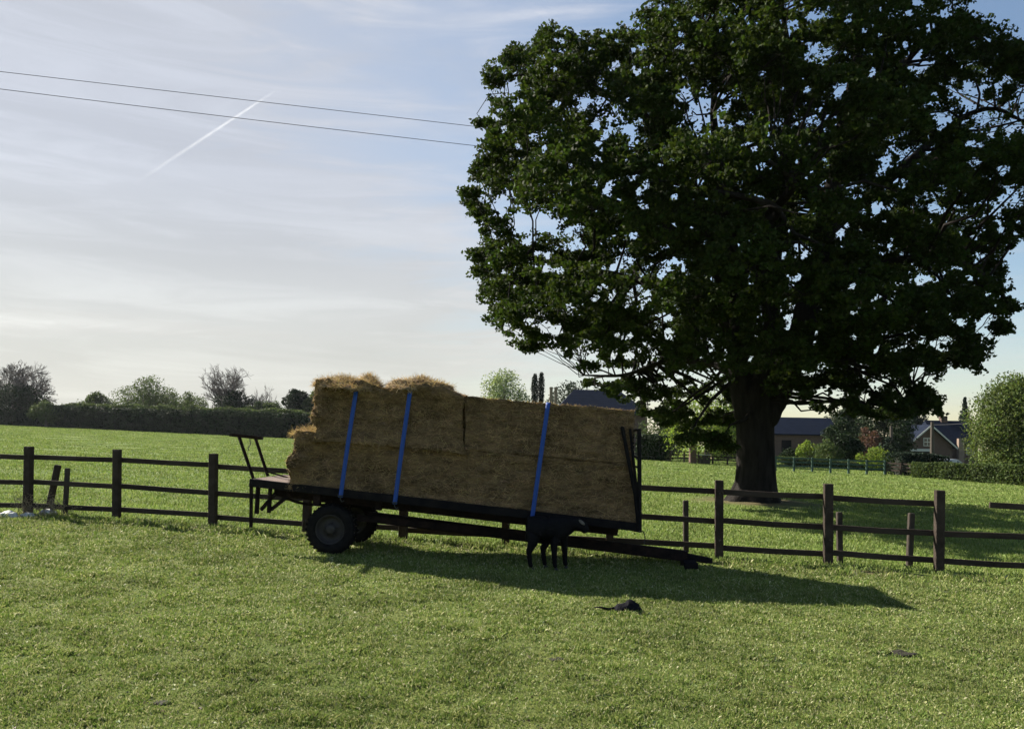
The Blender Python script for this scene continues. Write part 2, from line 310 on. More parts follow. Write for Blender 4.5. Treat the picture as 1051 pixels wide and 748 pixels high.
# ------------------------------------------------------------------ ground
def ground_material():
    m = bpy.data.materials.new('turf'); m.use_nodes = True; t = m.node_tree; t.nodes.clear(); L = t.links
    o = N('ShaderNodeOutputMaterial', t); b = N('ShaderNodeBsdfPrincipled', t); b.inputs['Roughness'].default_value = .95; b.inputs['Specular IOR Level'].default_value = .1
    co = N('ShaderNodeTexCoord', t)
    def nz(sc, det=6, off=0, st=(1, 1, 1)):
        mp = N('ShaderNodeMapping', t); L.new(co.outputs['Object'], mp.inputs[0]); mp.inputs['Location'].default_value = (off, off*.7, 0); mp.inputs['Scale'].default_value = st
        n = N('ShaderNodeTexNoise', t); n.inputs['Scale'].default_value = sc; n.inputs['Detail'].default_value = det; n.inputs['Roughness'].default_value = .62; L.new(mp.outputs[0], n.inputs['Vector']); return n.outputs['Fac']
    def mr(v, a, b, lo=0, hi=1):
        q = N('ShaderNodeMapRange', t, interpolation_type='SMOOTHSTEP'); L.new(v, q.inputs[0])
        for i, k in enumerate((a, b, lo, hi)): q.inputs[i+1].default_value = k
        return q.outputs[0]
    def mixc(f, A, B):
        q = N('ShaderNodeMix', t, data_type='RGBA')
        if isinstance(f, float): q.inputs['Factor'].default_value = f
        else: L.new(f, q.inputs['Factor'])
        for nm, c in (('A', A), ('B', B)):
            if isinstance(c, tuple): q.inputs[nm].default_value = (*c, 1)
            else: L.new(c, q.inputs[nm])
        return q.outputs['Result']
    # which side of the fence: the paddock's turf is bitten shorter and yellower
    sp_ = N('ShaderNodeSeparateXYZ', t); L.new(co.outputs['Object'], sp_.inputs[0])
    near = mixc(mr(nz(1.3), .35, .65), (.098, .130, .031), (.138, .160, .044))
    near = mixc(mr(nz(14, 8, 4), .5, .72), near, (.075, .095, .030))
    near = mixc(mr(nz(60, 5, 8), .6, .75), near, (.26, .25, .12))
    far = mixc(mr(nz(.35, 7, 2), .35, .65), (.095, .145, .030), (.135, .180, .042))
    far = mixc(mr(nz(2.2, 7, 5, (1, .6, 1)), .52, .75), far, (.075, .115, .028))
    fl = N('ShaderNodeVectorMath', t, operation='DOT_PRODUCT'); L.new(co.outputs['Object'], fl.inputs[0]); fl.inputs[1].default_value = (.188, 1, 0)
    side = mr(fl.outputs['Value'], 12.2, 13.3)
    c = mixc(side, near, far)
    # trodden earth along the fence and round the oak
    ds = N('ShaderNodeMath', t, operation='SUBTRACT'); L.new(fl.outputs['Value'], ds.inputs[0]); ds.inputs[1].default_value = 12.25
    ab = N('ShaderNodeMath', t, operation='ABSOLUTE'); L.new(ds.outputs[0], ab.inputs[0])
    e1 = N('ShaderNodeMath', t, operation='MULTIPLY'); L.new(mr(ab.outputs[0], .15, .75, 1, 0), e1.inputs[0]); L.new(mr(nz(1.7, 6, 11), .45, .6), e1.inputs[1])
    dv = N('ShaderNodeVectorMath', t, operation='DISTANCE'); cx = N('ShaderNodeCombineXYZ', t); L.new(sp_.outputs[0], cx.inputs[0]); L.new(sp_.outputs[1], cx.inputs[1]); L.new(cx.outputs[0], dv.inputs[0]); dv.inputs[1].default_value = (OAK[0], OAK[1], 0)
    wob = N('ShaderNodeMath', t, operation='MULTIPLY_ADD'); L.new(nz(.8, 5, 3), wob.inputs[0]); wob.inputs[1].default_value = 3.5; L.new(dv.outputs['Value'], wob.inputs[2])
    e2 = mr(wob.outputs[0], 2.7, 4.4, 1, 0)
    e3 = mr(nz(.55, 8, 21), .69, .76)
    em = N('ShaderNodeMath', t, operation='MAXIMUM'); L.new(e1.outputs[0], em.inputs[0]); L.new(e2, em.inputs[1])
    em2 = N('ShaderNodeMath', t, operation='MAXIMUM'); L.new(em.outputs[0], em2.inputs[0]); L.new(e3, em2.inputs[1])
    fe = N('ShaderNodeMath', t, operation='MULTIPLY'); L.new(em2.outputs[0], fe.inputs[0]); fe.inputs[1].default_value = .8
    c = mixc(fe.outputs[0], c, (.11, .078, .050))
    L.new(c, b.inputs['Base Color'])
    bp = N('ShaderNodeBump', t); bp.inputs['Strength'].default_value = .9; bp.inputs['Distance'].default_value = .04
    ba = N('ShaderNodeMath', t, operation='ADD'); L.new(nz(9, 8, 1), ba.inputs[0]); L.new(nz(45, 6, 2), ba.inputs[1]); L.new(ba.outputs[0], bp.inputs['Height']); L.new(bp.outputs[0], b.inputs['Normal'])
    L.new(b.outputs[0], o.inputs[0]); return m
xs = np.concatenate([-np.geomspace(700, 20, 26), np.arange(-19.7, 19.8, .22), np.geomspace(20, 700, 26)])
ys = np.concatenate([-np.geomspace(300, 3, 10), np.arange(-2, 3, .7), np.arange(3, 16, .16), np.geomspace(16.2, 160, 130), np.geomspace(165, 800, 14)])
GV = np.array([[x, y, gz(x, y)] for y in ys for x in xs], np.float32)
nx = len(xs); ii, jj = np.meshgrid(np.arange(len(ys)-1), np.arange(nx-1), indexing='ij'); a0 = (ii*nx+jj).ravel()
tag(npmesh('ground', GV, np.stack([a0, a0+1, a0+nx+1, a0+nx], 1), ground_material(), smooth=True), kind='structure')

def zarr(X, Y):
    return np.array([gz(float(a), float(b)) for a, b in zip(X, Y)])
def blades(name, X, Y, hgt, wid, mt, lean=.6, segs=1):
    n = len(X); Z = zarr(X, Y) - .004; th = RNG.uniform(0, 2*np.pi, n); la = RNG.uniform(0, 2*np.pi, n); le = RNG.uniform(.1, lean, n)*hgt
    px, py = np.cos(th)*wid/2, np.sin(th)*wid/2
    V = np.zeros((n, 4, 3)); V[:, 0] = np.stack([X-px, Y-py, Z], 1); V[:, 1] = np.stack([X+px, Y+py, Z], 1)
    mx_, my_ = X+np.cos(la)*le*.4, Y+np.sin(la)*le*.4
    V[:, 2] = np.stack([mx_+px*.8, my_+py*.8, Z+hgt*.62], 1)
    V[:, 3] = np.stack([X+np.cos(la)*le, Y+np.sin(la)*le, Z+hgt*np.sqrt(np.maximum(.1, 1-(le/hgt)**2*.6))], 1)
    F = np.arange(n*4).reshape(n, 4)
    return npmesh(name, V, F, mt)
def fence_side(x, y): return y + .188*x
def grassmat(name, cols, tr=.35):
    m = bpy.data.materials.new(name); m.use_nodes = True; t = m.node_tree; t.nodes.clear(); L = t.links
    o = N('ShaderNodeOutputMaterial', t); b = N('ShaderNodeBsdfPrincipled', t); b.inputs['Roughness'].default_value = .6; b.inputs['Specular IOR Level'].default_value = .25
    g = N('ShaderNodeNewGeometry', t); r = N('ShaderNodeValToRGB', t); L.new(g.outputs['Random Per Island'], r.inputs[0])
    e = r.color_ramp.elements
    while len(e) < len(cols): e.new(.5)
    for i, (p, c) in enumerate(cols): e[i].position = p; e[i].color = (*c, 1)
    co = N('ShaderNodeTexCoord', t); n = N('ShaderNodeTexNoise', t); n.inputs['Scale'].default_value = .9; n.inputs['Detail'].default_value = 6; L.new(co.outputs['Object'], n.inputs['Vector'])
    mr = N('ShaderNodeMapRange', t); L.new(n.outputs['Fac'], mr.inputs[0]); mr.inputs[1].default_value = .35; mr.inputs[2].default_value = .65; mr.inputs[3].default_value = .78; mr.inputs[4].default_value = 1.22
    hs = N('ShaderNodeHueSaturation', t); L.new(mr.outputs[0], hs.inputs['Value']); L.new(r.outputs[0], hs.inputs['Color'])
    L.new(hs.outputs[0], b.inputs['Base Color']); tl = N('ShaderNodeBsdfTranslucent', t); L.new(hs.outputs[0], tl.inputs[0])
    mx = N('ShaderNodeMixShader', t); mx.inputs[0].default_value = tr; L.new(b.outputs[0], mx.inputs[1]); L.new(tl.outputs[0], mx.inputs[2]); L.new(mx.outputs[0], o.inputs[0]); return m
gm_near = grassmat('near_grass', [(0, (.068, .120, .020)), (.30, (.127, .186, .036)), (.64, (.175, .214, .052)), (.86, (.27, .27, .10)), (.96, (.42, .41, .24))])
gm_far = grassmat('far_grass', [(0, (.092, .150, .028)), (.4, (.146, .205, .040)), (.75, (.195, .245, .058)), (.95, (.25, .27, .10))])
n = 820000
D = 3.6*np.exp(RNG.uniform(0, math.log(13.6/3.6), n)); X = RNG.uniform(-1, 1, n)*(.70*D+2.2)
k = fence_side(X, D) < 12.3; D, X = D[k], X[k]
den = np.array([.6*noise.noise(Vector((x*2.2, y*2.2, 5)))+.8*noise.noise(Vector((x*7, y*7, 8))) for x, y in zip(X[:], D[:])])
kk = RNG.uniform(-.8, .35, len(X)) < den + .18; D, X, den = D[kk], X[kk], den[kk]
tag(blades('paddock_grass', X, D, (.012+.020*RNG.random(len(X))+.038*np.clip(den+.05, 0, 1))*(.7+D*.05), .0011*D*(.6+.8*RNG.random(len(X))), gm_near, .95), 'short cropped paddock grass in front of the rail fence', 'grass', kind='stuff')
n = 600000
D = 11.5*np.exp(RNG.uniform(0, math.log(165/11.5), n)); X = RNG.uniform(-1, 1, n)*(.72*D+3)
k = (fence_side(X, D) > 12.3) & (np.hypot(X-OAK[0], D-OAK[1]) > 1.6+1.6*RNG.random(n)); D, X = D[k], X[k]
tag(blades('field_grass', X, D, (.03+.045*RNG.random(len(X)))*(.8+D*.010), .0012*D*(.6+.8*RNG.random(len(X))), gm_far, .8), 'brighter green field grass beyond the rail fence', 'grass', kind='stuff')
n = 9000
D = 4.0*np.exp(RNG.uniform(0, math.log(12.5/4.0), n)); X = RNG.uniform(-1, 1, n)*(.70*D+2.2); k = fence_side(X, D) < 12.2; D, X = D[k], X[k]
tag(blades('clover_leaf_litter', X, D, .016+.012*RNG.random(len(X)), .012+.003*D*RNG.random(len(X)), grassmat('litter', [(0, (.10, .17, .04)), (.45, (.20, .26, .09)), (.8, (.42, .40, .24)), (.95, (.07, .05, .03))]), 2.5), 'pale dead leaves and clover scattered through the short turf', 'leaf litter', kind='stuff')
# rough tufts along the fence foot
n = 26000
X = RNG.uniform(-12.5, 11.5, n); Y = 12.25 - .188*X + RNG.normal(0, .22, n)
tt = np.array([noise.noise(Vector((x*1.8, y*2.5, 1))) for x, y in zip(X, Y)]); k = tt > -.05; X, Y, tt = X[k], Y[k], tt[k]
tag(blades('rough_grass', X, Y, .03+.07*RNG.random(len(X))*(1+tt), .0065*(.6+RNG.random(len(X))), gm_near, .8), 'longer rough grass tufts along the foot of the rail fence', 'grass', kind='stuff')

# ------------------------------------------------------------------ rail fence
def fline(px):                                        # fence line point in column px
    # straight line through the posts at px 28 and px 964
    A = Vector((-8.72*1.06, 0)); return None
pL = at(28, 495, 14.2); pR = at(964, 550, 11.85)
def line_pt(t): return Vector((pL.x+(pR.x-pL.x)*t/9, pL.y+(pR.y-pL.y)*t/9))
PXS = {-1: -62, 0: 28, 1: 119, 2: 218, 3: 315, 4: 414, 5: 519, 6: 626, 7: 738, 8: 850, 9: 964, 10: 1082, 11: 1204}
FD = (line_pt(1)-line_pt(0)); BAY = FD.length; FD.normalize(); FN = Vector((-FD.y, FD.x))
if FN.y < 0: FN = -FN
fd3 = Vector((FD.x, FD.y, -SLOPE*FD.x)).normalized(); fn3 = Vector((FN.x, FN.y, 0))
def tpx(px):
    t_ = 0.
    for _ in range(40):
        q = line_pt(t_); p = at(px, 540, q.y); t_ += (p.x-q.x)/(BAY*FD.x)
    return t_
TS = {i: tpx(px) for i, px in PXS.items()}
def post_pt(i):
    k = math.floor(i); return line_pt(TS[k]+(TS[min(11, k+1)]-TS[k])*(i-k))
fence = thing('paddock_fence', 'long brown wooden three-rail fence crossing the picture behind the trailer', 'fence', (line_pt(0).x, line_pt(0).y, gz(*line_pt(0))))
PH = 1.24
for i in range(-1, 11):
    q = post_pt(i); z = gz(q.x, q.y); w = .125 + random.uniform(-.008, .008); hh = PH + random.uniform(-.02, .03)
    lx, ly = random.uniform(-.012, .012), random.uniform(-.015, .015); up = Vector((lx, ly, 1)).normalized()
    MB().box(Vector((q.x, q.y, z+hh/2-.15)), (w, w*.95, hh+.3), fd3.lerp(Vector((FD.x, FD.y, 0)), 1), fn3, up, .006).build('post', MT['wood'], fence)
for i in range(-1, 10):
    for hgt in (1.04, .58, .16):
        if i == 9 and hgt > 1: 
            a, b = post_pt(9.46), post_pt(10.1)      # broken rail, only its right half is left
        else: a, b = post_pt(i+.0), post_pt(i+1.0)
        za = gz(*post_pt(i)) if not (i == 9 and hgt > 1) else gz(*a)
        zb = gz(*post_pt(i+1)); o = fn3*(.085)
        if i == 9 and hgt > 1: za, zb = za+.01, zb
        j1, j2 = random.uniform(-.018, .018), random.uniform(-.018, .018)
        mid = (Vector((a.x, a.y, za+hgt+j1))+Vector((b.x, b.y, zb+hgt+j2)))/2 + Vector((0, 0, random.uniform(-.012, .002)))
        m_ = MB(); A_ = Vector((a.x, a.y, za+hgt+j1))+o; B_ = Vector((b.x, b.y, zb+hgt+j2))+o; Mm = mid+o
        e = (B_-A_).normalized()*.004
        m_.beam(A_+e, Mm, .038, .088, bevel=.004); m_.beam(Mm, B_-e, .0376, .0876, bevel=.004)
        m_.build('rail', MT['rail'], fence)
# loose stakes standing in the fence line: (px bottom, px top, height, width, depth offset, label)
def stake(pxb, pxt, Yo, hgt, w, label, mt='stake'):
    t_ = 0
    for _ in range(30):
        q = line_pt(t_); p = at(pxb, 540, q.y); t_ += (p.x-q.x)/(BAY*FD.x)
    q = line_pt(t_) + FN*Yo; z = gz(q.x, q.y); lean = (pxt-pxb)/FPX*q.y
    s_ = MB(); a = Vector((q.x, q.y, z-.15)); b = Vector((q.x+lean, q.y+.02, z+hgt))
    s_.beam(a, b, w*.8, w, up=(1, 0, 0), bevel=w*.12)
    o = s_.build('wooden_stake', MT[mt]); return tag(o, label, 'stake', 'loose stakes along the rail fence')
stake(38, 48, .22, .90, .105, 'thick dark stake leaning right beside the leftmost fence post', 'wood')
stake(56, 57, .25, .85, .08, 'thin upright stake just right of the thick leaning stake')
stake(706, 705, .3, .86, .085, 'thin upright stake beside the trailer front rack')
stake(868, 867, .3, .80, .085, 'thin upright stake close against a fence post below the oak crown')
stake(939, 942, .25, .85, .09, 'grey stake leaning slightly right, rightmost of the loose stakes')

# ------------------------------------------------------------------ trailer
YAW = R(4); TD = Vector((math.cos(YAW), -math.sin(YAW), 0)); TN = Vector((math.sin(YAW), math.cos(YAW), 0))
TP = at(338, 560, 11.15)                              # a point of the near side plane
def side(px, py, off=0.):                             # pixel on the trailer's near side plane pushed off metres back
    d = ray(px, py); o = Vector((0, 0, H)); P0 = TP + TN*off
    return o + d*((P0-o).dot(TN)/d.dot(TN))
def side0(px, py, off): return side(px, py) + TN*off  # same spot on the near plane, moved back square to it
trailer = thing('farm_trailer', 'old dark flatbed farm trailer loaded with four big straw bales, nose down', 'trailer', (TP.x, TP.y, gz(TP.x, TP.y)))
dk0, dk1 = side(256, 491.5), side(656, 537.5)         # top edge of the near side
TA = (dk1-dk0).normalized(); TU = TN.cross(TA)*-1
if TU.z < 0: TU = -TU
DW = 1.38
def dp(s, t, u): return dk0 + TA*s + TN*t + TU*u      # along, back, up from the deck's near rear corner
DL = (dk1-dk0).length
b_ = MB()
nb = 8
for i in range(nb):
    w = (DW-.10)/nb; b_.box(dp(DL/2, .05+w*(i+.5), -.017), (DL-.01, w-.008, .034), TA, TN, TU)
b_.build('deck', MT['deckw'], trailer)
c_ = MB()
c_.box(dp(DL/2, .022, -.05), (DL, .044, .115), TA, TN, TU, .006); c_.box(dp(DL/2, DW-.022, -.05), (DL, .044, .115), TA, TN, TU, .006)
c_.box(dp(.03, DW/2, -.055), (.06, DW-.1, .11), TA, TN, TU); c_.box(dp(DL-.03, DW/2, -.055), (.06, DW-.1, .13), TA, TN, TU)
for k in range(1, 10): c_.box(dp(DL*k/10, DW/2, -.072), (.05, DW-.1, .07), TA, TN, TU)
c_.build('side_frame', MT['black'], trailer)
for t in (.38, DW-.38):                              # main chassis members
    MB().box(dp(DL/2, t, -.175), (DL-.5, .07, .13), TA, TN, TU, .006).build('chassis_beam', MT['rust'], trailer)
# wheels
wc = side(338.5, 543.5); WR = .352
def wheel(center, out_):
    e = MB(); R_ = WR; w = .21
    prof = [(0.02, .205), (0, .23), (-.008, .26), (0, .315), (.02, R_-.012), (.045, R_), (w-.045, R_), (w-.02, R_-.012), (w, .315), (w+.008, .26), (w, .23), (w-.02, .205)]
    e.lathe(center, out_, prof, 40)
    for k in range(30):                               # tread lugs
        a = 2*math.pi*k/30; u = Vector(out_).cross(Vector((0, 0, 1))).normalized(); r = u*math.cos(a)+Vector((0, 0, 1))*math.sin(a); tg = Vector(out_).cross(r)
        for s_ in (-1, 1):
            e.box(Vector(center)+Vector(out_)*(w/2+s_*.052)+r*(R_+.004)+tg*s_*.012, (.085, .028, .016), (Vector(out_)+tg*s_*.35).normalized(), tg, r)
    ty = e.build('wheel', MT['rubber'], trailer, True)
    r_ = MB(); r_.lathe(center, out_, [(.02, .206), (.012, .215), (.004, .208), (.02, .195), (.07, .185), (.085, .12), (.06, .10), (.055, .075), (.02, .07), (.01, .055), (.01, .001)], 32)
    r_.lathe(center, out_, [(.19, .206), (.15, .19), (.12, .10), (.12, .001)], 24)
    for k in range(5):
        a = 2*math.pi*k/5+.3; u = Vector(out_).cross(Vector((0, 0, 1))).normalized(); rr = (u*math.cos(a)+Vector((0, 0, 1))*math.sin(a))*.095
        r_.lathe(Vector(center)+rr+Vector(out_)*.045, out_, [(.03, .013), (0, .013), (0, .001)], 6)
    r_.build('rim', MT['rim'], ty, True)
wheel(wc, TN)
wheel(wc+TN*1.16+Vector((0, 0, .01))+TD*.02, TN)
MB().tube([wc+TN*.1, wc+TN*1.26], .035, 10).build('axle', MT['rust'], trailer)
g_ = MB()
for t in (.40, DW-.40):
    ax = wc + TN*(t); top = dp((wc-dk0).dot(TA)-.02, t, -.24)
    g_.box((ax+top)/2+Vector((-.09, 0, 0)), (.20, .09, abs((top-ax).z)+.05), TD, TN, (0, 0, 1))
    g_.tube([dp(.35, t, -.24), dp(.6, t, -.30), dp(.75, t, -.31), dp(.95, t, -.30), dp(1.35, t, -.24)], .022, 6)
g_.box(dp((wc-dk0).dot(TA)+.62, .2, -.17), (.09, .08, .16), TA, TN, TU); g_.box(dp((wc-dk0).dot(TA)-.26, .1, -.16), (.10, .10, .24), TA, TN, TU)
g_.build('suspension', MT['rust'], trailer)
# drawbar from the axle to the hitch
d0, d1, d2 = side(378, 530, .60), side(705, 570.5, .55), side(727, 575, .5)
q_ = MB(); q_.beam(d0, d1, .12, .15, bevel=.008); q_.beam(d0+TN*-.25-TA*.1, d0+TA*2.2+TU*.002, .06, .09); q_.beam(d0+TN*.25-TA*.1, d0+TA*2.2+TU*.004, .06, .09)
q_.build('drawbar', MT['rust'], trailer)
hb = MB(); hb.beam(d1-TA*.03, d2, .075, .09, bevel=.01); hb.lathe(d2+TA*.01-TU*.035, TU, [(0, .001), (0, .05), (.07, .05), (.07, .001)], 14)
hb.build('hitch', MT['black'], trailer)
for px in (470, 590):                                 # hangers between deck and drawbar
    s_ = (side(px, 530)-dk0).dot(TA); MB().box(dp(s_, .68, -.19), (.05, .08, .16), TA, TN, TU).build('hanger', MT['rust'], trailer)
# rear goalpost frame
rf = MB(); r1 = .024
t0, t1 = side(245, 447, .22), side(262, 449, .92)
rf.tube([t0, side(260, 491, .22)], r1, 8); rf.tube([t1, side(275, 488.5, .92)], r1, 8)
rf.beam(t0-(t1-t0)*.42, t1+(t1-t0)*.42, .06, .045, bevel=.006)
rf.tube([side(275, 484, .92), side(299, 491, .92)], .014, 6)
rf.build('rear_frame', MT['rust'], trailer)
hk = MB(); hk.tube([side(256.5, 450, -.03), side(257, 456, -.03), side(254.5, 460, -.03), side(255.5, 462, -.03)], .007, 5); hk.build('hook', MT['steel'], trailer)
# brackets and stand below the tail
bk = MB()
for px, y0, y1, w in ((265, 499, 527, .05), (277.5, 501, 526, .045)):
    bk.beam(side(px, y0, .1), side(px-1.5, y1, .1), .05, w); 
bk.beam(side(268, 523, .12), side(283, 506, .12), .04, .05); bk.beam(side(278, 523, .14), side(298, 507, .14), .04, .05)
bk.build('tail_bracket', MT['rust'], trailer)
MB().beam(side(258, 496, .05), side(257.5, 541, .05), .035, .04).build('rear_stand', MT['rust'], trailer)
# front rack
def rack(off, name='front_rack'):
    k_ = MB(); k_.tube([side0(638.5, 438, off), side0(652, 508, off), side0(655, 537, off)], .028, 8); k_.tube([side0(656, 440, off), side0(656.5, 546, off)], .03, 8)
    k_.tube([side0(646.5, 440, off), side0(654.5, 512, off)], .020, 6)
    k_.tube([side0(651, 478, off), side0(656, 480, off)], .016, 6)
    k_.build(name, MT['black'], trailer)
rack(-.01); rack(DW-.25)
xr = MB()
for px, py in ((638.5, 438.5), (656, 441), (656.3, 470), (656.5, 500), (656.5, 528)): xr.tube([side0(px, py, -.005), side0(px, py, DW-.255)], .016, 6)
xr.build('cross_rail', MT['rust'], trailer)
ch = MB(); pts = [side(661, 546, .3), side(662, 552, .3), side(661.5, 558, .3)]; ch.tube([side0(657, 545, .3)]+pts, .007, 5); ch.build('chain', MT['steel'], trailer)
# the block under the drawbar
bb = side(707, 584.5, .45); zg = gz(bb.x, bb.y); topz = side(707, 575, .45).z
tag(MB().box((bb.x, bb.y, (zg+topz)/2-.01), (.20, .42, topz-zg+.03), TD, TN, None, .012).build('wooden_block', MT['black']), 'short dark wooden block propping up the trailer drawbar', 'block')

# ------------------------------------------------------------------ straw bales
def fbm(p, s=1.): return noise.noise(p*s)+.5*noise.noise(p*s*2.1)+.25*noise.noise(p*s*4.3)
def bale(q, off0, off1, label, seed, rnd=.06, ragged=(0, 0), top_rag=0., nstr=17000):
    """q: four side-plane corners (bottom left, bottom right, top right, top left) as pixels"""
    bl, br, tr_, tl = [side(*p) for p in q]; base = (bl+br)/2 + TN*(off0+off1)/2
    nu, nv, nw = 60, 24, 26
    def P(u, v, w):                                   # unit cube to bale
        p = (bl*(1-u)+br*u)*(1-v) + (tl*(1-u)+tr_*u)*v
        return p + TN*(off0+(off1-off0)*w)
    L_ = (br-bl).length; Hh = (tl-bl).length; Wd = off1-off0
    V = []; F = []; idx = {}
    def vert(u, v, w):
        key = (round(u*nu), round(v*nv), round(w*nw))
        if key in idx: return idx[key]
        # round the corners by pulling in
        p = P(u, v, w); c = P(.5, .5, .5)
        X_, Z_, Y_ = (u-.5)*L_, (v-.5)*Hh, (w-.5)*Wd
        rr = rnd + (.17 if (u < .5 and ragged[0]) else .14 if (u > .5 and ragged[1]) else 0)
        qx = max(0, abs(X_)-(L_/2-rr)); qz = max(0, abs(Z_)-(Hh/2-rr)); qy = max(0, abs(Y_)-(Wd/2-rr))
        dd = math.sqrt(qx*qx+qy*qy+qz*qz)
        if dd > 1e-6:
            m_ = max(qx, qy, qz); s_ = m_/dd; 
            A, Zv = TD, Vector((0, 0, 1))
            p = p + A*math.copysign(qx*(s_-1), X_) + TN*math.copysign(qy*(s_-1), Y_) + Zv*math.copysign(qz*(s_-1), Z_)
        nrm = Vector((0, 0, 0))
        if u in (0, 1): nrm += TA*(1 if u else -1)
        if v in (0, 1): nrm += TU*(1 if v else -1)
        if w in (0, 1): nrm += TN*(1 if w else -1)
        nrm.normalize()
        d = .022*fbm(p*Vector((1, 1, 1)).length*1.0+Vector((seed, 0, 0)), 3.0)+.010*noise.noise(Vector((p.x*3, p.y*3, p.z*26+seed)))
        d -= .022*max(0, math.cos((u*L_/ .33)*2*math.pi))**24 if v not in (0,) else 0      # flakes
        if ragged[0] and u < .12: d += (.05*(1-u/.12))*(1-.8*v**6)*(1-.9*(1-v)**5)*(1+2.2*fbm(p+Vector((seed, 0, 0)), 4.5))
        if u in (0, 1): d += .022*fbm(p+Vector((seed*3, 0, 0)), 5)
        if ragged[1] and u > .9: d += .02*fbm(p+Vector((seed, 0, 0)), 5)
        if v < .12 : d *= v/.12
        if top_rag and v > .8 and u > .06: d += top_rag*(v-.8)*5*fbm(p+Vector((seed, 3, 0)), 2.6)
        # strings bite into the long faces
        p = p + nrm*d
        if top_rag and u > .80: p = p - Vector((0, 0, .17*((u-.80)/.2)**2*v))
        if top_rag: p = p - Vector((0, 0, .05*math.exp(-((u-.50)/.07)**2)*v**3))
        idx[key] = len(V); V.append(p); return idx[key]
    def facegrid(fn, a, b, flip):
        for i in range(a):
            for j in range(b):
                f = [fn(i/a, j/b), fn((i+1)/a, j/b), fn((i+1)/a, (j+1)/b), fn(i/a, (j+1)/b)]
                F.append(f[::-1] if flip else f)
    facegrid(lambda u, v: vert(u, v, 0), nu, nv, False); facegrid(lambda u, v: vert(u, v, 1), nu, nv, True)
    facegrid(lambda u, w: vert(u, 1, w), nu, nw, False); facegrid(lambda u, w: vert(u, 0, w), nu, nw, True)
    facegrid(lambda v, w: vert(0, v, w), nv, nw, True); facegrid(lambda v, w: vert(1, v, w), nv, nw, False)
    root = thing('straw_bale', label, 'bale', tuple(base), 'big square straw bales on the trailer')
    npmesh('packed_straw', V, F, MT['straw'], root, True)
    # loose strands lying on and sticking out of the surface
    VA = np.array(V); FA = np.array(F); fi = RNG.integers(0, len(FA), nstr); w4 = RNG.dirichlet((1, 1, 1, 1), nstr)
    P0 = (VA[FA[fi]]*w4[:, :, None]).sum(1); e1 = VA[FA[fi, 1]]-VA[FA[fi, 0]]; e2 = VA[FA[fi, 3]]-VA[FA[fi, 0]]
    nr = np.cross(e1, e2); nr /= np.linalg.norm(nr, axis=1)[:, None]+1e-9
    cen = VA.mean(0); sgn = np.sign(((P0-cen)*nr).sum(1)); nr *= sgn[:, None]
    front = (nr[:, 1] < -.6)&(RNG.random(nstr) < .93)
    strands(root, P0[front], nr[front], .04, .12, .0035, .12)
    strands(root, P0[~front], nr[~front], .05, .15, .0035, .28, mt='gold')  # strands off the shaded front get the brighter rim colour
    if ragged[0]:                                    # straws teased out of the tail end, coloured brighter as if sunlit
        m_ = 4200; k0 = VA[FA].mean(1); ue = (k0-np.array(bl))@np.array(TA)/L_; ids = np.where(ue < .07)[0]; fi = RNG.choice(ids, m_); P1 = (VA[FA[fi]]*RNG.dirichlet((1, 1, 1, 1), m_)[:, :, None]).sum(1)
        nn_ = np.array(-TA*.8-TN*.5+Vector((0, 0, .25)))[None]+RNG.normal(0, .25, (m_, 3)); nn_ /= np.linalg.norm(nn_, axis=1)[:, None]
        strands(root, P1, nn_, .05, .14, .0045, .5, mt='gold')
    return root
def strands(parent, P0, nr, l0, l1, w, out_=.28, name='loose_strand', mt='strand'):
    n = len(P0); d = RNG.normal(size=(n, 3)); d[:, 2] *= .6; d -= nr*(d*nr).sum(1)[:, None]; d /= np.linalg.norm(d, axis=1)[:, None]
    lift = np.abs(RNG.normal(0, out_, n)); d = d + nr*lift[:, None]; d /= np.linalg.norm(d, axis=1)[:, None]
    ln = RNG.uniform(l0, l1, n)[:, None]; s = np.cross(d, nr); s /= np.linalg.norm(s, axis=1)[:, None]+1e-9
    a = P0 - d*ln*.4 + nr*.004; b = P0 + d*ln*.6 + nr*.004; m = (a+b)/2 + nr*RNG.uniform(0, .012, n)[:, None]
    V = np.stack([a-s*w/2, a+s*w/2, m+s*w/2, m-s*w/2, b+s*w/3, b-s*w/3], 1)
    o = np.arange(n)[:, None]*6; F = np.concatenate([o+np.array([[0, 1, 2, 3]]), o+np.array([[3, 2, 4, 5]])], 0)
    ob = npmesh(name, V.reshape(-1, 3), F, MT[mt], parent); ob['kind'] = 'stuff'; return ob
bale([(302, 495.5), (478.5, 516.1), (478, 462), (309, 447.5)], .09, 1.24, 'lower straw bale at the tail end above the trailer wheels', 1, ragged=(1, 0), nstr=17000)
bale([(479, 516.2), (652, 536), (649, 478.5), (478.6, 463)], .07, 1.24, 'lower straw bale at the front end beside the metal rack', 2, nstr=17000)
bale([(327, 446), (471, 459.3), (468.5, 403), (331, 397)], .08, 1.22, 'ragged upper straw bale under the two left blue straps', 3, rnd=.10, ragged=(1, 1), top_rag=.10, nstr=20000)
bale([(477.5, 460), (648, 475.5), (649, 422.5), (476, 408)], .06, 1.23, 'neat flat-topped upper straw bale under the rightmost blue strap', 4, nstr=17000)
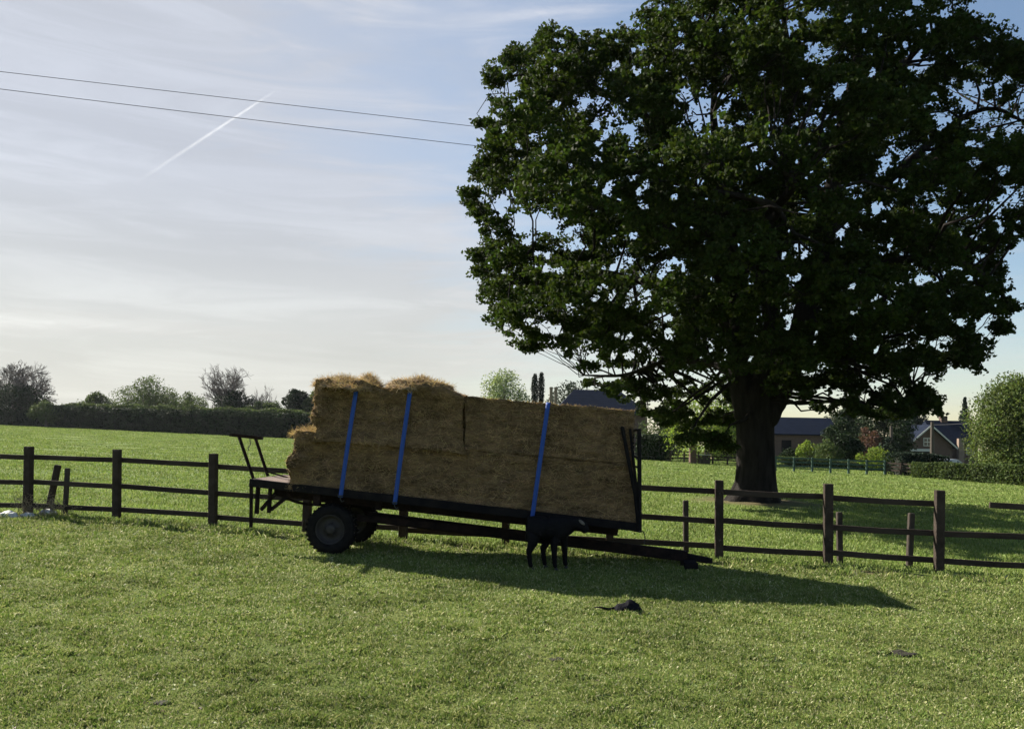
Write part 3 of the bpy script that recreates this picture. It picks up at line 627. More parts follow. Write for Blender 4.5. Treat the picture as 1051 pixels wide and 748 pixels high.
# tousled loose straw on the left pair of bales
def heap(name, label, c, rx, ry, rz, n, seed):
    V = []; F = []; nu, nv = 28, 12; rz *= 1.15
    for j in range(nv+1):
        for i in range(nu):
            a = 2*math.pi*i/nu; b = math.pi/2*j/nv; p = Vector((math.cos(a)*math.cos(b)*rx, math.sin(a)*math.cos(b)*ry, math.sin(b)*rz))
            p *= 1+.34*fbm(p+Vector((seed, 0, 0)), 5.5); V.append(c+TD*p.x+TN*p.y+Vector((0, 0, p.z-.02-p.x*.09)))
    for j in range(nv):
        for i in range(nu):
            k = (i+1) % nu; F.append((j*nu+i, j*nu+k, j*nu+nu+k, j*nu+nu+i))
    root = thing(name, label, 'straw', tuple(c)); npmesh('matted_straw', V, F, MT['straw2'], root, True)
    VA = np.array(V); FA = np.array(F); fi = RNG.integers(0, len(FA), n); P0 = (VA[FA[fi]]*RNG.dirichlet((1, 1, 1, 1), n)[:, :, None]).sum(1)
    nr = P0-np.array(c); nr /= np.linalg.norm(nr, axis=1)[:, None]+1e-6
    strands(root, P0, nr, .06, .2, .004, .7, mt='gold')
heap('loose_straw_heap', 'low tousled straw heap along the top left of the upper bale', side(357, 399, .30), .48, .45, .13, 3000, 5)
heap('loose_straw_heap', 'small knob of loose straw standing highest on the upper bale', side(379, 396, .45), .16, .25, .13, 1200, 6)
heap('loose_straw_heap', 'long loose straw heap on top of the bale at the second strap', side(434, 402, .42), .50, .45, .165, 3000, 9)
heap('loose_straw_heap', 'loose straw slumped on the ledge at the tail end bale', side(318, 446, .5), .17, .5, .07, 1400, 12)

# ------------------------------------------------------------------ straps
def strap(pt, pb, label, topoff=.0):
    a, b = side(*pt), side(*pb); root = thing('load_strap', label, 'strap', tuple(b), 'blue ratchet straps over the straw')
    n = 14; w = .062; pts = []; 
    for i in range(n+1):
        t = i/n; pts.append(b.lerp(a, t) - TN*(.012 + .022*math.sin(math.pi*t)) + TN*(-.012+.02*t))
    top = pts[-1]; pts += [top + TN*.03 + Vector((0, 0, .022)), top+TN*.25+Vector((0, 0, .035)), top+TN*1.1+Vector((0, 0, .03)), top+TN*1.27-Vector((0, 0, .03))]
    far = b + TN*1.40 ; pts += [far.lerp(top+TN*1.31, .5), far]
    along = TD; V = []; F = []
    for i, p in enumerate(pts):
        tw = along; nrm = Vector((0, 0, 1)) if n < i < n+4 else (-TN if i <= n else TN)
        V += [p-tw*w/2, p+tw*w/2, p+tw*w/2+nrm*.004, p-tw*w/2+nrm*.004]
    for i in range(len(pts)-1):
        for k in range(4):
            l = (k+1) % 4; F.append((i*4+k, i*4+l, i*4+4+l, i*4+4+k))
    npmesh('webbing', V, F, MT['strap'], root)
    h = MB(); c = b - TN*.035; h.tube([c+Vector((0, 0, .02)), c-Vector((0, 0, .03)), c+TD*.025-Vector((0, 0, .065)), c+TD*.055-Vector((0, 0, .045))], .008, 6); h.box(c+Vector((0, 0, .02)), (.075, .02, .02), TD, TN)
    h.build('hook', MT['steel'], root)
strap((365.5, 402), (350, 510), 'leftmost of the three blue straps over the ragged bale')
strap((421, 402), (405.5, 517), 'second blue strap from the left, over the ragged bale')
strap((562.5, 415), (546, 533), 'blue strap over the neat flat bales above the calf')

# ------------------------------------------------------------------ calf
def skin(name, pts, edges, rad, mt, parent=None, sub=2, root=0):
    me = bpy.data.meshes.new(name); me.from_pydata([tuple(p) for p in pts], edges, []); o = bpy.data.objects.new(name, me); C.objects.link(o)
    sk = o.modifiers.new('s', 'SKIN'); 
    for i, v in enumerate(me.skin_vertices[0].data): 
        r = rad[i]; v.radius = r if isinstance(r, tuple) else (r, r); v.use_root = (i == root)
    ss = o.modifiers.new('u', 'SUBSURF'); ss.levels = sub; ss.render_levels = sub
    dg = bpy.context.evaluated_depsgraph_get(); dg.update(); ev = o.evaluated_get(dg); m2 = bpy.data.meshes.new_from_object(ev)
    bpy.data.objects.remove(o); m2.materials.clear(); m2.materials.append(mt)
    m2.polygons.foreach_set('use_smooth', [True]*len(m2.polygons)); return link(name, m2, parent)
YC = 10.72
cb = at(561, 560, YC); cg = gz(cb.x, YC)
calf = thing('calf', 'small black calf standing in front of the trailer beneath the rightmost blue strap', 'calf', (cb.x, YC, cg))
def cpnt(px, py, dy=0.): p = at(px, py, YC); return Vector((p.x, YC+dy, p.z))
def leg(px, dy, knee, foot): return knee
P = []; E = []; Rd = []
def pv(p, r, prev=None):
    P.append(p); Rd.append(r)
    if prev is not None: E.append((prev, len(P)-1))
    return len(P)-1
pel = pv(cpnt(551, 538), (.165, .175))                         # pelvis
rib = pv(cpnt(560, 541), (.175, .185), pel)
che = pv(cpnt(570, 541.5), (.165, .18), rib)
sho = pv(cpnt(579, 540), (.13, .165), che)
n1 = pv(cpnt(586, 537.5, -.03), (.095, .12), sho)
n2 = pv(cpnt(591, 536, -.06), (.08, .10), n1)
hd = pv(cpnt(596, 538, -.08), (.078, .092), n2)
mz = pv(cpnt(600, 542, -.10), (.062, .066), hd)
ms = pv(cpnt(602, 545.5, -.11), (.052, .052), mz)
tl0 = pv(cpnt(543, 532), .04, pel)
tl1 = pv(cpnt(541, 539), .022, tl0); tl2 = pv(cpnt(540.5, 549), .016, tl1); tl3 = pv(cpnt(541, 556), .026, tl2)
hoofs = []
def hind(dy, dx):
    a = pv(cpnt(549+dx*.4, 547, dy*.7), (.12, .105), pel); b = pv(cpnt(548.5+dx, 556, dy), (.075, .07), a)
    c = pv(cpnt(544.5+dx, 565, dy), .040, b); f = at(546+dx, 580, YC); d = pv(Vector((f.x, YC+dy, cg+.075)), .031, c); e = pv(Vector((f.x+.018, YC+dy, cg+.03)), .036, d); hoofs.append(P[e])
def fore(dy, dx):
    a = pv(cpnt(574+dx*.4, 548, dy*.7), (.09, .085), sho); b = pv(cpnt(574+dx, 557, dy), .056, a)
    c = pv(cpnt(574.5+dx, 566, dy), .042, b); f = at(575+dx, 580, YC); d = pv(Vector((f.x, YC+dy, cg+.075)), .031, c); e = pv(Vector((f.x+.012, YC+dy, cg+.03)), .036, d); hoofs.append(P[e])
hind(-.10, -2); hind(.10, 13); fore(-.09, -6); fore(.09, 5.5)
skin('body', P, E, Rd, MT['coat'], calf)
def ellipsoid(c, ax, ay, az, rx, ry, rz, nu=14, nv=10):
    V = []; F = []
    for j in range(nv+1):
        b = math.pi*j/nv-math.pi/2
        for i in range(nu): a = 2*math.pi*i/nu; V.append(c+ax*math.cos(a)*math.cos(b)*rx+ay*math.sin(a)*math.cos(b)*ry+az*math.sin(b)*rz)
    for j in range(nv):
        for i in range(nu): k = (i+1) % nu; F.append((j*nu+i, j*nu+k, j*nu+nu+k, j*nu+nu+i))
    return V, F
for s_ in (-1, 1):
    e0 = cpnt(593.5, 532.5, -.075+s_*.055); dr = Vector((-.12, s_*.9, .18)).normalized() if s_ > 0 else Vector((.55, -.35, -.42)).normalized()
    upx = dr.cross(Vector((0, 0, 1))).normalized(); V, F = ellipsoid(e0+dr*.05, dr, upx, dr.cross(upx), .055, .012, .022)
    if s_ < 0: npmesh('ear', V, F, MT['pale'], calf, True)['label'] = 'ear painted greyish to look sunlit'
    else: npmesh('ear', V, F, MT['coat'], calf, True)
    V, F = ellipsoid(cpnt(597, 536.5, -.085+s_*.048), Vector((1, 0, 0)), Vector((0, 1, 0)), Vector((0, 0, 1)), .011, .008, .011); npmesh('eye', V, F, MT['glass'], calf, True)
for h_ in hoofs:
    MB().lathe(Vector((h_.x+.004, h_.y, cg-.02)), (0, 0, 1), [(0, .001), (0, .032), (.045, .025), (.06, .001)], 12).build('hoof', MT['horn'], calf, True)

# ------------------------------------------------------------------ dropped cloth with strap
Yd = depth_at(645, 629); cc_ = at(645, 627, Yd); V = []; F = []; nu, nv = 40, 12
for j in range(nv+1):
    for i in range(nu):
        a = 2*math.pi*i/nu; b = math.pi/2*j/nv; p = Vector((math.cos(a)*math.cos(b)*.145, math.sin(a)*math.cos(b)*.10, math.sin(b)*.12))
        p *= 1+.20*fbm(p+Vector((2, 0, 0)), 11); V.append(Vector((cc_.x+p.x, Yd+p.y, gz(cc_.x, Yd)+p.z-.005)))
for j in range(nv):
    for i in range(nu): k = (i+1) % nu; F.append((j*nu+i, j*nu+k, j*nu+nu+k, j*nu+nu+i))
rag = thing('crumpled_bag', 'crumpled black bag with a thin strap trailing left, lying on the grass', 'bag', (cc_.x, Yd, gz(cc_.x, Yd)))
npmesh('bag_body', V, F, MT['cloth'], rag, True)
pp = []
for i in range(9):
    q = at(638-i*3.6, 627, Yd+.05+.02*math.sin(i)); pp.append(Vector((q.x, Yd+.0+.03*math.sin(i*.9), gz(q.x, Yd)+.03+.008*math.sin(i*1.3))))
MB().tube(pp, [.014]*6+[.010, .008, .005], 6).build('strap', MT['cloth'], rag, True)

for px, py, w_, lb in ((925, 671, .13, 'dark dung pat lying alone in the turf towards the right'), (508, 697, .04, 'small dark dung lump in the turf near the bottom centre'),
                       (572, 681, .06, 'thin dark dung smear left of the crumpled bag and nearer the viewer'), (163, 722, .06, 'dark dung lump near the bottom left of the picture'), (262, 700, .04, 'flat dark dung patch right of the one at bottom left')):
    Y = depth_at(px, py); c = at(px, py, Y); V = []; F = []
    for j in range(8):
        for i in range(24):
            a = 2*math.pi*i/24; b = math.pi/2*j/7; p = Vector((math.cos(a)*math.cos(b)*w_, math.sin(a)*math.cos(b)*w_*.7, math.sin(b)*w_*.13)); p *= 1+.7*fbm(p+Vector((px, 0, 0)), 12)
            V.append(Vector((c.x+p.x, Y+p.y, gz(c.x, Y)+p.z+.004)))
    for j in range(7):
        for i in range(24): k = (i+1) % 24; F.append((j*24+i, j*24+k, j*24+24+k, j*24+24+i))
    tag(npmesh('dung_pat', V, F, MT['dung'], None, True), lb, 'dung')

# ------------------------------------------------------------------ white rubbish and weeds by the left post
def crumple(px, py, rx, ry, rz, seed):
    Y = depth_at(px, py); c = at(px, py, Y); V = []; F = []; nu, nv = 26, 9
    for j in range(nv+1):
        for i in range(nu):
            a = 2*math.pi*i/nu; b = math.pi/2*j/nv; p = Vector((math.cos(a)*math.cos(b)*rx, math.sin(a)*math.cos(b)*ry, math.sin(b)*rz))
            p *= 1+.55*fbm(p+Vector((seed, 0, 0)), 9); V.append(Vector((c.x+p.x, Y+p.y, gz(c.x, Y)+p.z-.01)))
    for j in range(nv):
        for i in range(nu): k = (i+1) % nu; F.append((j*nu+i, j*nu+k, j*nu+nu+k, j*nu+nu+i))
    return V, F, Vector((c.x, Y, gz(c.x, Y)))
for (px, py, rx, ry, rz, sd_, lb) in ((10, 530, .16, .12, .09, 3, 'white crumpled plastic lump lying left of the first fence post'),
                                 (30, 530, .13, .10, .06, 5, 'flat white scrap of plastic at the foot of the first fence post'),
                                 (50, 529, .16, .12, .11, 8, 'white crumpled plastic heap under the leaning stake')):
    V, F, c = crumple(px, py, rx, ry, rz, sd_); o = npmesh('plastic_scrap', V, F, MT['sheet']); tag(o, lb, 'rubbish')
def weeds(px, py, n, hgt, spread, label):
    Y = depth_at(px, py); c = at(px, py, Y); mb = MB()
    for i in range(n):
        x = c.x+random.gauss(0, spread*.4); y = Y+random.gauss(0, .1); z = gz(x, y); hh = hgt*random.uniform(.4, 1); dx, dy = random.gauss(0, .12), random.gauss(0, .1)
        p = [Vector((x, y, z)), Vector((x+dx*.4, y+dy*.4, z+hh*.5)), Vector((x+dx, y+dy, z+hh))]; mb.tube(p, [.005, .004, .002], 4)
        for k in range(6):
            t = random.uniform(.3, 1); b = p[0].lerp(p[2], t); e = b+Vector((random.gauss(0, .06), random.gauss(0, .05), random.uniform(.0, .07))); mb.tube([b, e], [.003, .002], 3)
            mb.box(e, (.02, .004, .014), Vector((random.gauss(0, 1), random.gauss(0, 1), .3)).normalized())
    tag(mb.build('dry_weed', MT['weed']), label, 'weed')
weeds(27, 530, 16, .45, .15, 'pale dry weeds growing round the first fence post')
weeds(53, 533, 24, .42, .28, 'tangle of pale dry weeds in front of the leaning stake')

# ------------------------------------------------------------------ leaves and trees
def leafcloud(name, P, size, mt, parent, up_bias=.3, asp=.68):
    P = np.asarray(P); n = len(P); sz = size*RNG.uniform(.6, 1.25, n)[:, None]
    a = RNG.normal(size=(n, 3)); a /= np.linalg.norm(a, axis=1)[:, None]
    b = RNG.normal(size=(n, 3)); b[:, 2] += up_bias; b = np.cross(a, b); b /= np.linalg.norm(b, axis=1)[:, None]+1e-9
    c = np.cross(a, b); f = RNG.uniform(.05, .25, n)[:, None]
    V = np.stack([P-a*sz*.5, P+b*sz*asp*.5+c*sz*f, P+a*sz*.5, P-b*sz*asp*.5+c*sz*f*.4], 1)
    return npmesh(name, V.reshape(-1, 3), np.arange(n*4).reshape(n, 4), mt, parent)

def oak():
    base = Vector((OAK[0], OAK[1], gz(*OAK)))
    root = thing('oak_tree', 'huge dark spreading oak in full leaf towering over the field right of the trailer', 'tree', tuple(base))
    def ap(px, py, dy): return at(px, py, OAK[1]+dy)
    skel = []                                          # (points, radii)
    def smooth(pts, rads, n=6):
        out_, ro = [], []
        m = len(pts)
        for i in range(m-1):
            p0, p1, p2, p3 = pts[max(i-1, 0)], pts[i], pts[i+1], pts[min(i+2, m-1)]
            for k in range(n):
                t = k/n; out_.append(.5*((2*p1)+(p2-p0)*t+(2*p0-5*p1+4*p2-p3)*t*t+(3*p1-p0-3*p2+p3)*t**3)); ro.append(rads[i]*(1-t)+rads[i+1]*t)
        out_.append(pts[-1]); ro.append(rads[-1]); return out_, ro
    def limb(pl, rads, n=12, store=True, jit=.12):
        pts = [ap(*p) for p in pl]
        pts, ro = smooth(pts, rads)
        pts = [p+Vector((noise.noise(p*.9), noise.noise(p*.9+Vector((5, 0, 0))), 0))*jit*(0 if i == 0 else 1) for i, p in enumerate(pts)]
        skel.append((pts, ro)); return pts, ro
    # trunk with flared buttresses
    cols = [(519.5, 774, .86), (513, 774, .80), (505, 775, .70), (495, 776, .63), (480, 776.5, .585), (460, 776, .57), (440, 775, .56), (420, 775, .565), (405, 776, .54), (392, 779, .44), (378, 785, .30)]
    V = []; F = []; nn = 40
    for j, (py, px, r) in enumerate(cols):
        c = ap(px, py, 0); c = Vector((c.x, OAK[1], c.z-(.25 if j == 0 else 0)))
        fl = max(0, 1-j/3.2)
        for i in range(nn):
            a = 2*math.pi*i/nn
            rr = r*(1+fl*(.22*max(0, math.cos(a-math.pi*1.08))**3+.14*max(0, math.cos(a*5+.6))*1) + .05*math.sin(a*7+c.z*.9)+.06*noise.noise(Vector((math.cos(a)*2, math.sin(a)*2, c.z*1.2)))+.035*noise.noise(Vector((math.cos(a)*7, math.sin(a)*7, c.z*2))))
            V.append(c+Vector((math.cos(a)*rr, math.sin(a)*rr, 0)))
    for j in range(len(cols)-1):
        for i in range(nn): k = (i+1) % nn; F.append((j*nn+i, j*nn+k, j*nn+nn+k, j*nn+nn+i))
    npmesh('trunk', V, F, MT['bark'], root, True)
    limb([(764, 430, 0), (760, 395, 0), (756, 350, .2), (750, 290, .4), (741, 200, 0), (733, 100, -.4), (738, 10, 0), (745, -70, 0)], [.34, .36, .30, .24, .16, .10, .06, .03])
    limb([(782, 430, 0), (798, 400, 0), (815, 362, -.3), (833, 310, -.5), (848, 235, -.3), (866, 130, .2), (880, 30, .3), (870, -80, .3)], [.45, .47, .42, .38, .30, .20, .12, .05])
    limb([(784, 410, .2), (790, 360, 1), (794, 290, 2.0), (800, 200, 3), (810, 90, 3.4), (800, -40, 3)], [.30, .30, .26, .20, .12, .05])
    limb([(757, 365, .2), (735, 325, -1), (690, 298, -2), (640, 285, -2.6), (580, 272, -2.6), (520, 262, -2.2)], [.20, .17, .14, .11, .07, .03])
    limb([(752, 310, .3), (715, 255, 1), (650, 215, 2), (580, 196, 2), (500, 190, 1.5)], [.18, .15, .12, .08, .03])
    limb([(741, 205, 0), (700, 150, -1), (640, 105, -1.4), (575, 78, -1.2), (520, 78, -1)], [.16, .13, .10, .06, .03])
    limb([(756, 385, 0), (725, 372, 1.5), (680, 372, 2.8), (640, 385, 3.2), (600, 385, 3.0)], [.14, .12, .09, .06, .03])
    limb([(833, 312, -.5), (880, 282, -1.6), (940, 265, -2.2), (995, 275, -2), (1032, 310, -1.6)], [.20, .16, .12, .08, .03])
    limb([(848, 240, -.3), (905, 190, .8), (965, 140, 1.2), (1010, 112, 1.0), (1060, 128, 1)], [.19, .15, .11, .07, .03])
    limb([(815, 365, -.3), (860, 360, 1.2), (905, 375, 2.2), (945, 400, 2.6)], [.16, .12, .08, .03])
    limb([(866, 135, .2), (915, 80, -1), (960, 40, -1.6), (1010, 40, -1.6)], [.14, .11, .07, .03])
    for k in range(7):                                 # limbs reaching towards and away from the viewer
        a = random.choice((-1, 1))*(5.5+random.random()*1.5); x0 = random.choice((752, 790, 835)); y0 = random.uniform(210, 330)
        limb([(x0, y0, 0), (x0+random.uniform(-30, 30), y0-50, a*.4), (x0+random.uniform(-70, 70), y0-90, a*.8), (x0+random.uniform(-90, 90), y0-120, a)], [.20, .15, .10, .03])
    mb = MB()
    outline = [(655, -20), (650, 22), (600, 36), (565, 28), (540, 34), (515, 52), (490, 72), (505, 95), (490, 122), (480, 137), (492, 160), (468, 190), (478, 215), (488, 235), (476, 262), (490, 300), (498, 335), (518, 350), (535, 374), (560, 362), (585, 372), (590, 400), (622, 414), (645, 424), (668, 444), (690, 466), (742, 474), (758, 440), (800, 430), (835, 428), (850, 444), (880, 434), (905, 440), (940, 444), (964, 428), (967, 396), (1002, 388), (1012, 372), (1043, 348), (1040, 300), (1032, 270), (1060, 250), (1095, 200), (1100, 100), (1075, 50), (1040, 45), (1005, 18), (1000, -20), (960, -90), (880, -140), (780, -150), (700, -110)]
    gaps = [(722, 116, 23), (703, 98, 12), (654, 302, 17), (629, 303, 8), (1012, 117, 24), (1040, 128, 16), (812, 28, 12), (838, 54, 15), (861, 92, 11), (943, 64, 10), (968, 120, 11), (930, 162, 13), (771, 150, 9), (905, 175, 8), (1038, 205, 14), (1030, 175, 9), (900, 214, 9), (861, 236, 9), (910, 306, 11), (882, 378, 12), (944, 384, 13), (790, 318, 12), (802, 264, 8), (930, 262, 8), (593, 252, 9), (566, 338, 12), (600, 362, 15), (677, 378, 8), (688, 340, 6), (620, 140, 6), (612, 128, 7), (663, 190, 6), (625, 192, 8), (572, 108, 5), (735, 405, 9), (845, 408, 10), (715, 390, 8), (668, 415, 7), (960, 215, 8), (1000, 150, 8), (985, 330, 7), (870, 20, 7), (700, 35, 5), (645, 365, 6), (860, 405, 8), (813, 405, 7), (925, 400, 7), (812, 285, 6), (1005, 235, 6)]
    op = np.array(outline, float)
    def inside(x, y):
        c = False; j = len(op)-1
        for i in range(len(op)):
            if (op[i, 1] > y) != (op[j, 1] > y) and x < (op[j, 0]-op[i, 0])*(y-op[i, 1])/(op[j, 1]-op[i, 1])+op[i, 0]: c = not c
            j = i
        return c
    def edge_d(x, y):
        a = op; b = np.roll(op, -1, 0); d = b-a; t = np.clip(((x-a[:, 0])*d[:, 0]+(y-a[:, 1])*d[:, 1])/(d**2).sum(1), 0, 1); return np.hypot(a[:, 0]+t*d[:, 0]-x, a[:, 1]+t*d[:, 1]-y).min()
    lobes = []; tries = 0
    while len(lobes) < 560 and tries < 60000:
        tries += 1
        x = random.uniform(468, 1100); y = random.uniform(-150, 474) if random.random() < .75 else random.uniform(300, 474)
        if not inside(x, y): continue
        e = edge_d(x, y); r = random.uniform(.7, 1.3); rp = r*FPX/OAK[1]
        if e < rp*1.0: 
            r = max(.3, e/(FPX/OAK[1])/1.0); rp = r*FPX/OAK[1]
            if e < 10: continue
        ext = min(1, e/150); dmax = 1.2+7.0*math.sqrt(ext)
        dy = random.uniform(-dmax, dmax)
        if y > 385: dy = random.uniform(-2.5, 4.5)
        if y > 372 and x < 800:
            if random.random() < .25: continue
            r = min(r, random.uniform(.4, .8)); dy = random.uniform(3.2, 7.5)
        if any(math.hypot(x-g[0], y-g[1]) < g[2]+rp*.35 for g in gaps): r *= .6
        c = ap(x, y, dy)
        if any((c-l[0]).length < .55*(r+l[1]) for l in lobes): continue
        lobes.append((c, r, e))
    # rim lobes all along the outline for a ragged but full edge
    for i in range(len(op)):
        a, b = op[i], op[(i+1) % len(op)]; n = max(1, int(np.hypot(*(b-a))/26))
        for k in range(n):
            q = a+(b-a)*(k+random.random())/n; nrm = np.array([b[1]-a[1], -(b[0]-a[0])]); nrm = nrm/np.hypot(*nrm)
            for s_ in (1, -1):
                z = q+nrm*s_*random.uniform(9, 24)
                if inside(*z) and edge_d(*z) > 6: lobes.append((ap(z[0], z[1], random.uniform(-2.5, 2.5)), random.uniform(.22, .42), 10)); break
    sk_pts = [(p, r) for pts, ro in skel for p, r in zip(pts, ro) if r < .34]
    skp = np.array([tuple(p) for p, _ in sk_pts])
    LP = []
    rg = random.Random(5)
    for _ in range(330):
        x, y = rg.uniform(480, 1050), rg.uniform(0, 440); gaps.append((x, y, rg.uniform(2.0, 6.5)))
    gp = np.array(gaps, float)
    def project(P):
        d = P-np.array([0, 0, H]); zc = d@np.array(FWD); return CX+FPX*(d@np.array(RGT))/zc, CY-FPX*(d@np.array(UPV))/zc
    twg = MB()
    for c, r, e in lobes:
        ca = np.array(c); dd = np.linalg.norm(skp-ca, axis=1)+np.maximum(0, skp[:, 2]-ca[2])*.5; k = int(dd.argmin()); s0 = sk_pts[k][0]
        if dd[k] > .3:
            m1 = s0.lerp(c, .5)+Vector((random.gauss(0, .15), random.gauss(0, .15), random.uniform(0, .25)*min(1, dd[k]))); rr = min(sk_pts[k][1]*.6, .018+.012*dd[k])
            q1 = s0.lerp(m1, .5)+Vector((random.gauss(0, .12), random.gauss(0, .1), random.gauss(0, .12)))*min(1.5, dd[k]); q2 = m1.lerp(c, .5)+Vector((random.gauss(0, .1), random.gauss(0, .1), random.gauss(0, .12)))*min(1.5, dd[k]); twg.tube([s0, q1, m1, q2, c], [rr, rr*.85, rr*.7, rr*.5, .012], 5, cap=False)
        nc = int(12+44*r*r)
        dirs = RNG.normal(size=(nc, 3)); dirs /= np.linalg.norm(dirs, axis=1)[:, None]; dirs[:, 2] = np.abs(dirs[:, 2])*.95-.35*(RNG.random(nc) < .5)
        cc = ca+dirs*(r*RNG.uniform(.45, 1.0, nc)**.7)[:, None]
        for q in cc[:7]:
            twg.tube([c, Vector(q)], [.010, .004], 3, cap=False)
        nl = 34
        off = RNG.normal(0, 1, (nc, nl, 3)); off = off/np.linalg.norm(off, axis=2)[:, :, None]*RNG.random((nc, nl, 1))**.5*np.array([.25, .25, .14])*RNG.uniform(.6, 1.25, (nc, 1, 1))
        LP.append((cc[:, None]+off).reshape(-1, 3))
    LP = np.concatenate(LP)
    gx, gy = project(LP); 
    wob = 1+.25*np.sin(gx*.35+gy*.21)+.2*np.sin(gx*.13-gy*.4)
    bad = np.zeros(len(LP), bool); SOFT = RNG.normal(1.0, .13, len(LP))+.22*np.sin(gx*.9+gy*.5)*np.sin(gy*.8-gx*.3)
    for g in gp:
        bad |= (np.hypot(gx-g[0], (gy-g[1])*1.15) < g[2]*wob*SOFT) 
    keep = ~bad | (RNG.random(len(LP)) < .03)
    LP = LP[keep]
    print('oak leaves', len(LP), 'lobes', len(lobes))
    leafcloud('crown', LP, .125, MT['leaf'], root)
    mb = MB()
    for pts, ro in skel: mb.tube(pts, ro, 10 if ro[0] > .15 else 7, wob=.18)
    mb.build('limb', MT['bark'], root, True)
    twg.build('twig', MT['bark'], root, True)['kind'] = 'stuff'
    return root
oak()

def bg_tree(name, label, px, Y, top, w_px, cbot, mt, cat='tree', group=None, nl=5000, leaf=.30, bark='bark2', lob=None, sink=0, trunk=True, shape='round', seed=0):
    """top / cbot: pixel rows of the crown's top and bottom, w_px its width"""
    rs = random.Random(seed*97+int(px)); b = gpt(px, Y); T = at(px, top, Y).z; B = at(px, cbot, Y).z; w = w_px/FPX*Y; b.z -= sink
    root = thing(name, label, cat, tuple(b), group); hc = T-B; B = max(B, b.z+.1); hc = T-B
    pts = []; nlob = lob or 16; lobes = []
    for i in range(nlob):
        t = rs.uniform(.02, 1)
        if shape == 'cone': t = (i+.5)/nlob; rad = (1-t)*.28; lr = w*(.06+.24*(1-t))
        elif shape == 'column': t = (i+.5)/nlob; rad = .06; lr = w*(.16+.30*math.sin(math.pi*min(1, max(.04, 1-t))**.7))
        else: rad = .38*math.sqrt(max(0.02, 1-(2*t-.85)**2/1.4)); lr = min(w, hc*1.3)*rs.uniform(.16, .27)
        a = rs.uniform(0, 2*math.pi); q = math.sqrt(rs.random())
        zc = B+lr*.5+(hc-lr*1.3)*t if shape == 'round' else B+hc*t
        lobes.append((Vector((b.x+math.cos(a)*rad*w*q, Y+math.sin(a)*rad*w*q, zc)), lr))
    if shape == 'round':
        for s_ in (-1, 1): lobes.append((Vector((b.x+s_*w*.36, Y, B+hc*rs.uniform(.25, .5))), w*.14))
        lobes.append((Vector((b.x+rs.uniform(-.1, .1)*w, Y, T-w*.12)), w*.13))
    per = nl//len(lobes); P = []
    for c, r in lobes:
        d = RNG.normal(size=(per, 3)); d /= np.linalg.norm(d, axis=1)[:, None]; k = RNG.uniform(.35, 1.05, per)**.6
        n_ = np.array([1+.35*noise.noise(Vector(v)*2.5+c) for v in d]); P.append(np.array(c)+d*(r*k*n_)[:, None])
    P = np.concatenate(P); P = P[P[:, 2] > b.z]
    leafcloud('crown', P, leaf, mt, root)
    if trunk:
        mb = MB(); tr = max(.08, w*.03); top_ = Vector((b.x, Y, B+hc*.6)); mb.tube([b-Vector((0, 0, .3)), b.lerp(top_, .4)+Vector((.03*w*rs.uniform(-1, 1), 0, 0)), top_], [tr*1.3, tr, tr*.4], 8)
        for c, r in lobes[:10]:
            s0 = b.lerp(top_, rs.uniform(.4, .9)); mb.tube([s0, s0.lerp(c, .5)+Vector((0, 0, .1)), c], [tr*.45, tr*.3, tr*.12], 5)
        mb.build('trunk', MT[bark], root, True)
    return root
def bare_tree(label, px, Y, top, w_px, seed, group=None, dens=5, rtw=.02, nlf=0, lmt=None):
    rs = random.Random(seed); b = gpt(px, Y); T = at(px, top, Y).z; hgt = T-b.z; w = w_px/FPX*Y; mb = MB(); tips = []
    root = thing('bare_tree', label, 'tree', tuple(b), group)
    def grow(p, d, L_, r, lev):
        n = 3; pts = [p]; q = p; dd = d
        for i in range(n):
            dd = (dd+Vector((rs.gauss(0, .16), rs.gauss(0, .16), .06))).normalized(); q = q+dd*L_/n; pts.append(q)
        mb.tube(pts, [r, r*.88, r*.76, r*.62], 6 if lev < 2 else 3, cap=False)
        if lev >= dens: tips.append(q); return
        for i in range(3 if lev else 7):
            s = rs.uniform(.35, 1.0) if i else 1.; k = min(n-1, int(s*n)); pp = pts[k].lerp(pts[k+1] if k < n else pts[-1], s*n-k) if k < n else pts[-1]
            ang = rs.uniform(.45, 1.15); axis = Vector((rs.gauss(0, 1), rs.gauss(0, 1), rs.gauss(0, .5))).normalized(); nd = (dd+axis*ang).normalized()
            grow(pp, nd, L_*rs.uniform(.60, .80), max(rtw, r*.55), lev+1)
    grow(b-Vector((0, 0, .3)), Vector((0, 0, 1)), hgt*.30, hgt*.032, 0)
    V = np.array(mb.v); c = np.array(b); ex = np.percentile(np.abs(V[:, 0]-c[0]), 96); zt = np.percentile(V[:, 2], 97)+c[2]*0; V[:, 0] = c[0]+(V[:, 0]-c[0])*(w/2/ex); V[:, 1] = c[1]+(V[:, 1]-c[1])*(w/2/ex); V[:, 2] = c[2]+(V[:, 2]-c[2])*(hgt*.94/(zt-c[2]))
    mb.v = [tuple(v) for v in V]; mb.build('branches', MT['twig'], root)
    return root
